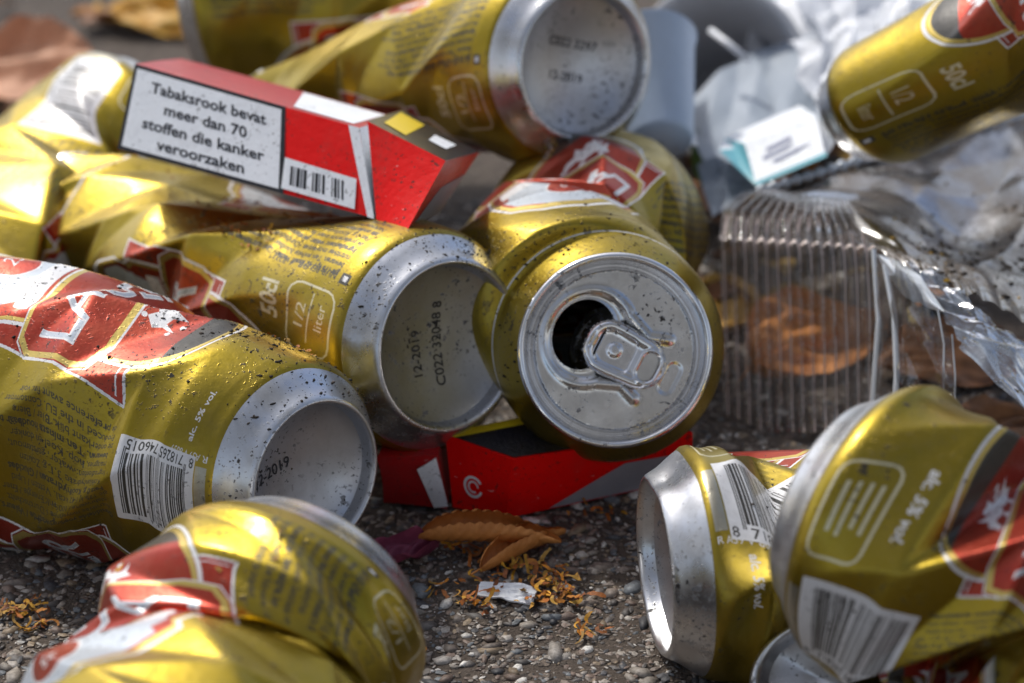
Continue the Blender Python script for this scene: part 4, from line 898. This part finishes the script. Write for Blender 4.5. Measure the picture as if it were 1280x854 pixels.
# ------------------------------------------------------------------ leaves, stub
def leafmat(name, c0, c1):
    m, nt, b = newmat(name); n = noise(nt, 90, 5, .65)
    nt.links.new(mix(nt, ramp(nt, n, .3, .7), c0, c1), b.inputs['Base Color']); b.inputs['Roughness'].default_value = .6
    tr = b.inputs.get('Subsurface Weight'); 
    bump(nt, noise(nt, 500, 4), .5, .0004, b); return m
LM = [leafmat('orange_leaf', (.42, .14, .025), (.72, .30, .08)), leafmat('brown_leaf', (.12, .05, .02), (.33, .15, .06)), leafmat('yellow_leaf', (.45, .22, .02), (.65, .38, .05)), leafmat('purple_leaf', (.13, .018, .05), (.28, .05, .1)), leafmat('green_leaf', (.05, .12, .015), (.16, .25, .04)), leafmat('tan_leaf', (.45, .2, .1), (.66, .34, .2))]
def leaf(base, d, up, L, Wd, mat, label, curl=.5, rib=0, wr=.1, seed=0, roll=0, group='fallen leaves'):
    d = nrm(d); up = np.asarray(up, float); up = nrm(up - d * (up @ d)); sd_ = np.cross(d, up)
    nu, nv_ = 60, 31; s = np.linspace(0, 1, nu)[:, None]; q = np.linspace(-1, 1, nv_)[None, :]
    wd = Wd / 2 * (np.sin(PI * np.clip(s, .0, 1) ** .8) ** .75 + .02) * (1 + .012 * np.sin(s * 47 + seed))
    th = q * curl * 1.4; x = np.sin(th) / max(curl * 1.4, .01) * wd if roll == 0 else np.sin(q * roll) * wd * .5
    z = (1 - np.cos(th)) / max(curl * 1.4, .01) * wd if roll == 0 else (1 - np.cos(q * roll)) * wd * .5
    z = z + rib * np.cos((s * 14 - np.abs(q) * 2.0) * 2 * PI) * (wd / Wd) + crumple(s * 3 + 0 * q, q * 1.5 + 3 + 0 * s, seed) * wr
    bend = .12 * L * s ** 2 * math.sin(seed)
    P = np.asarray(base) + d * (s * L)[..., None] + sd_ * (x + bend)[..., None] + up * z[..., None]
    V = P.reshape(-1, 3); lo = V[:, 2].min(); 
    if lo < .03: V = V + (0, 0, .03 - lo)
    F = grid_faces(nu, nv_); nv2 = len(V); V2 = np.concatenate([V, V - up * .02]); F = F + [tuple(a + nv2 for a in f[::-1]) for f in F]
    org = V.mean(0); org[2] = V[:, 2].min()
    T_ = thing('leaf', label, 'leaf', org, group)
    mesh_obj('leaf_blade', V2, F, mat, T_)
    tube([np.asarray(base) - d * L * .12 + (V[nv_ // 2] - base) * 0, V[nv_ // 2] * 1.0, V[nv_ * 20 + nv_ // 2] - up * .02, V[nv_ * 50 + nv_ // 2] - up * .02], .03, 'leaf_rib', mat, T_, 6, 4)
    return T_
leaf(gd(522, 672, .5), gd(668, 665) - gd(522, 672), (0, -.25, 1), 4.0, 1.75, LM[0], 'curled orange brown leaf with raised ribs, in front of the lower red packet', rib=.10, roll=2.5, seed=1, wr=.05)
leaf(gd(600, 712, .2), gd(700, 655) - gd(600, 712), (0, -.3, 1), 3.2, 1.5, LM[0], 'narrow rolled orange leaf crossing behind the ribbed curled leaf', roll=2.4, rib=.04, seed=2)
leaf(gd(448, 712, .3), gd(540, 680) - gd(448, 712), (0, -.3, 1), 2.6, 1.9, LM[3], 'crinkled dark purple leaf on the ground right of the large left can', roll=1.6, wr=.25, seed=3)
leaf(gd(-60, 90, .4), gd(150, 130) - gd(-60, 90), (.1, -.5, 1), 9, 7, LM[5], 'large tan leaf at the left edge, sunlit and out of focus', curl=.7, wr=.5, seed=4)
leaf(gd(130, 10, .4), gd(300, 55) - gd(130, 10), (.2, -.6, 1), 9, 5, LM[2], 'yellow orange leaf at the top left beside the far can', curl=.6, wr=.6, seed=5)
leaf(at(868, 205, 78), dv(.5, -.8, -.1), (0, -.5, 1), 4.5, 2.6, LM[4], 'small green leaf between the open can and the white rubbish', curl=.4, seed=6)
leaf(gd(940, 470, .2), gd(1090, 400) - gd(940, 470), (0, -.5, 1), 6, 4, LM[0], 'orange leaf lying inside the tray, seen through its ribbed wall', curl=.5, wr=.4, seed=7)
leaf(gd(1190, 560, .2), gd(1290, 520) - gd(1190, 560), (0, -.4, 1), 3.5, 2, LM[1], 'brown leaf on the ground at the right edge below the torn flap', curl=.5, wr=.3, seed=8)
leaf(gd(1100, 470, .2), gd(1300, 440) - gd(1100, 470), (0, -.4, 1), 6, 3.4, LM[1], 'dark brown leaf under the tray corner', curl=.4, wr=.3, seed=9)
leaf(gd(890, 420, .2), gd(930, 330) - gd(890, 420), (0, -.4, 1), 5, 3, LM[2], 'yellow orange leaf upright beside the open can and the tray', curl=.4, wr=.3, seed=10)
r = np.random.RandomState(30); nlit = 0
words = ['near the top left corner', 'between the flat left can and the corner', 'at the top edge left of the far can']
V_, F_, C_ = [], [], []
for i in range(130):                        # leaf litter too mixed to count
    x, y = (r.uniform(-32, 0), r.uniform(84, 140)) if i < 70 else (r.uniform(3, 20), r.uniform(64, 82))
    a = r.uniform(0, 2 * PI); L = r.uniform(1, 3.5); wd = L * .5; d = np.array((math.cos(a), math.sin(a), r.uniform(-.1, .4))); sdv = np.array((-math.sin(a), math.cos(a), r.uniform(-.3, .3)))
    b0 = len(V_); c = np.array([(.5, .2, .03), (.3, .12, .04), (.55, .33, .05), (.4, .22, .14), (.15, .08, .04)])[r.randint(5)]
    for s in np.linspace(0, 1, 7):
        wv = math.sin(PI * min(max(s, .04), .96)) * wd / 2; m_ = np.array((x, y, .15)) + d * L * s + (0, 0, .3 * math.sin(s * 3))
        V_ += [m_ - sdv * wv + (0, 0, .2), m_, m_ + sdv * wv + (0, 0, .2)]; C_ += [c] * 3
    for s in range(6):
        for k in (0, 1): F_.append((b0 + s * 3 + k, b0 + s * 3 + k + 1, b0 + s * 3 + k + 4, b0 + s * 3 + k + 3))
tag(mesh_obj('leaf_litter', V_, F_, M_SHRED, col=C_), 'litter of small brown and yellow leaves over the ground behind the heap', 'leaf litter', kind='stuff')
# white torn stub
p = [gd(602, 727, .15), gd(672, 735, .28), gd(665, 756, .12), gd(596, 745, .08)]
tag(paper(p, .06, 3, M_PW, 31, 'cigarette_paper', 24, .05), 'flat white torn scrap of cigarette paper among the tobacco shreds', 'cigarette paper')
# helper values are not part of the scene description
for o in bpy.data.objects:
    if '_o' in o: del o['_o']
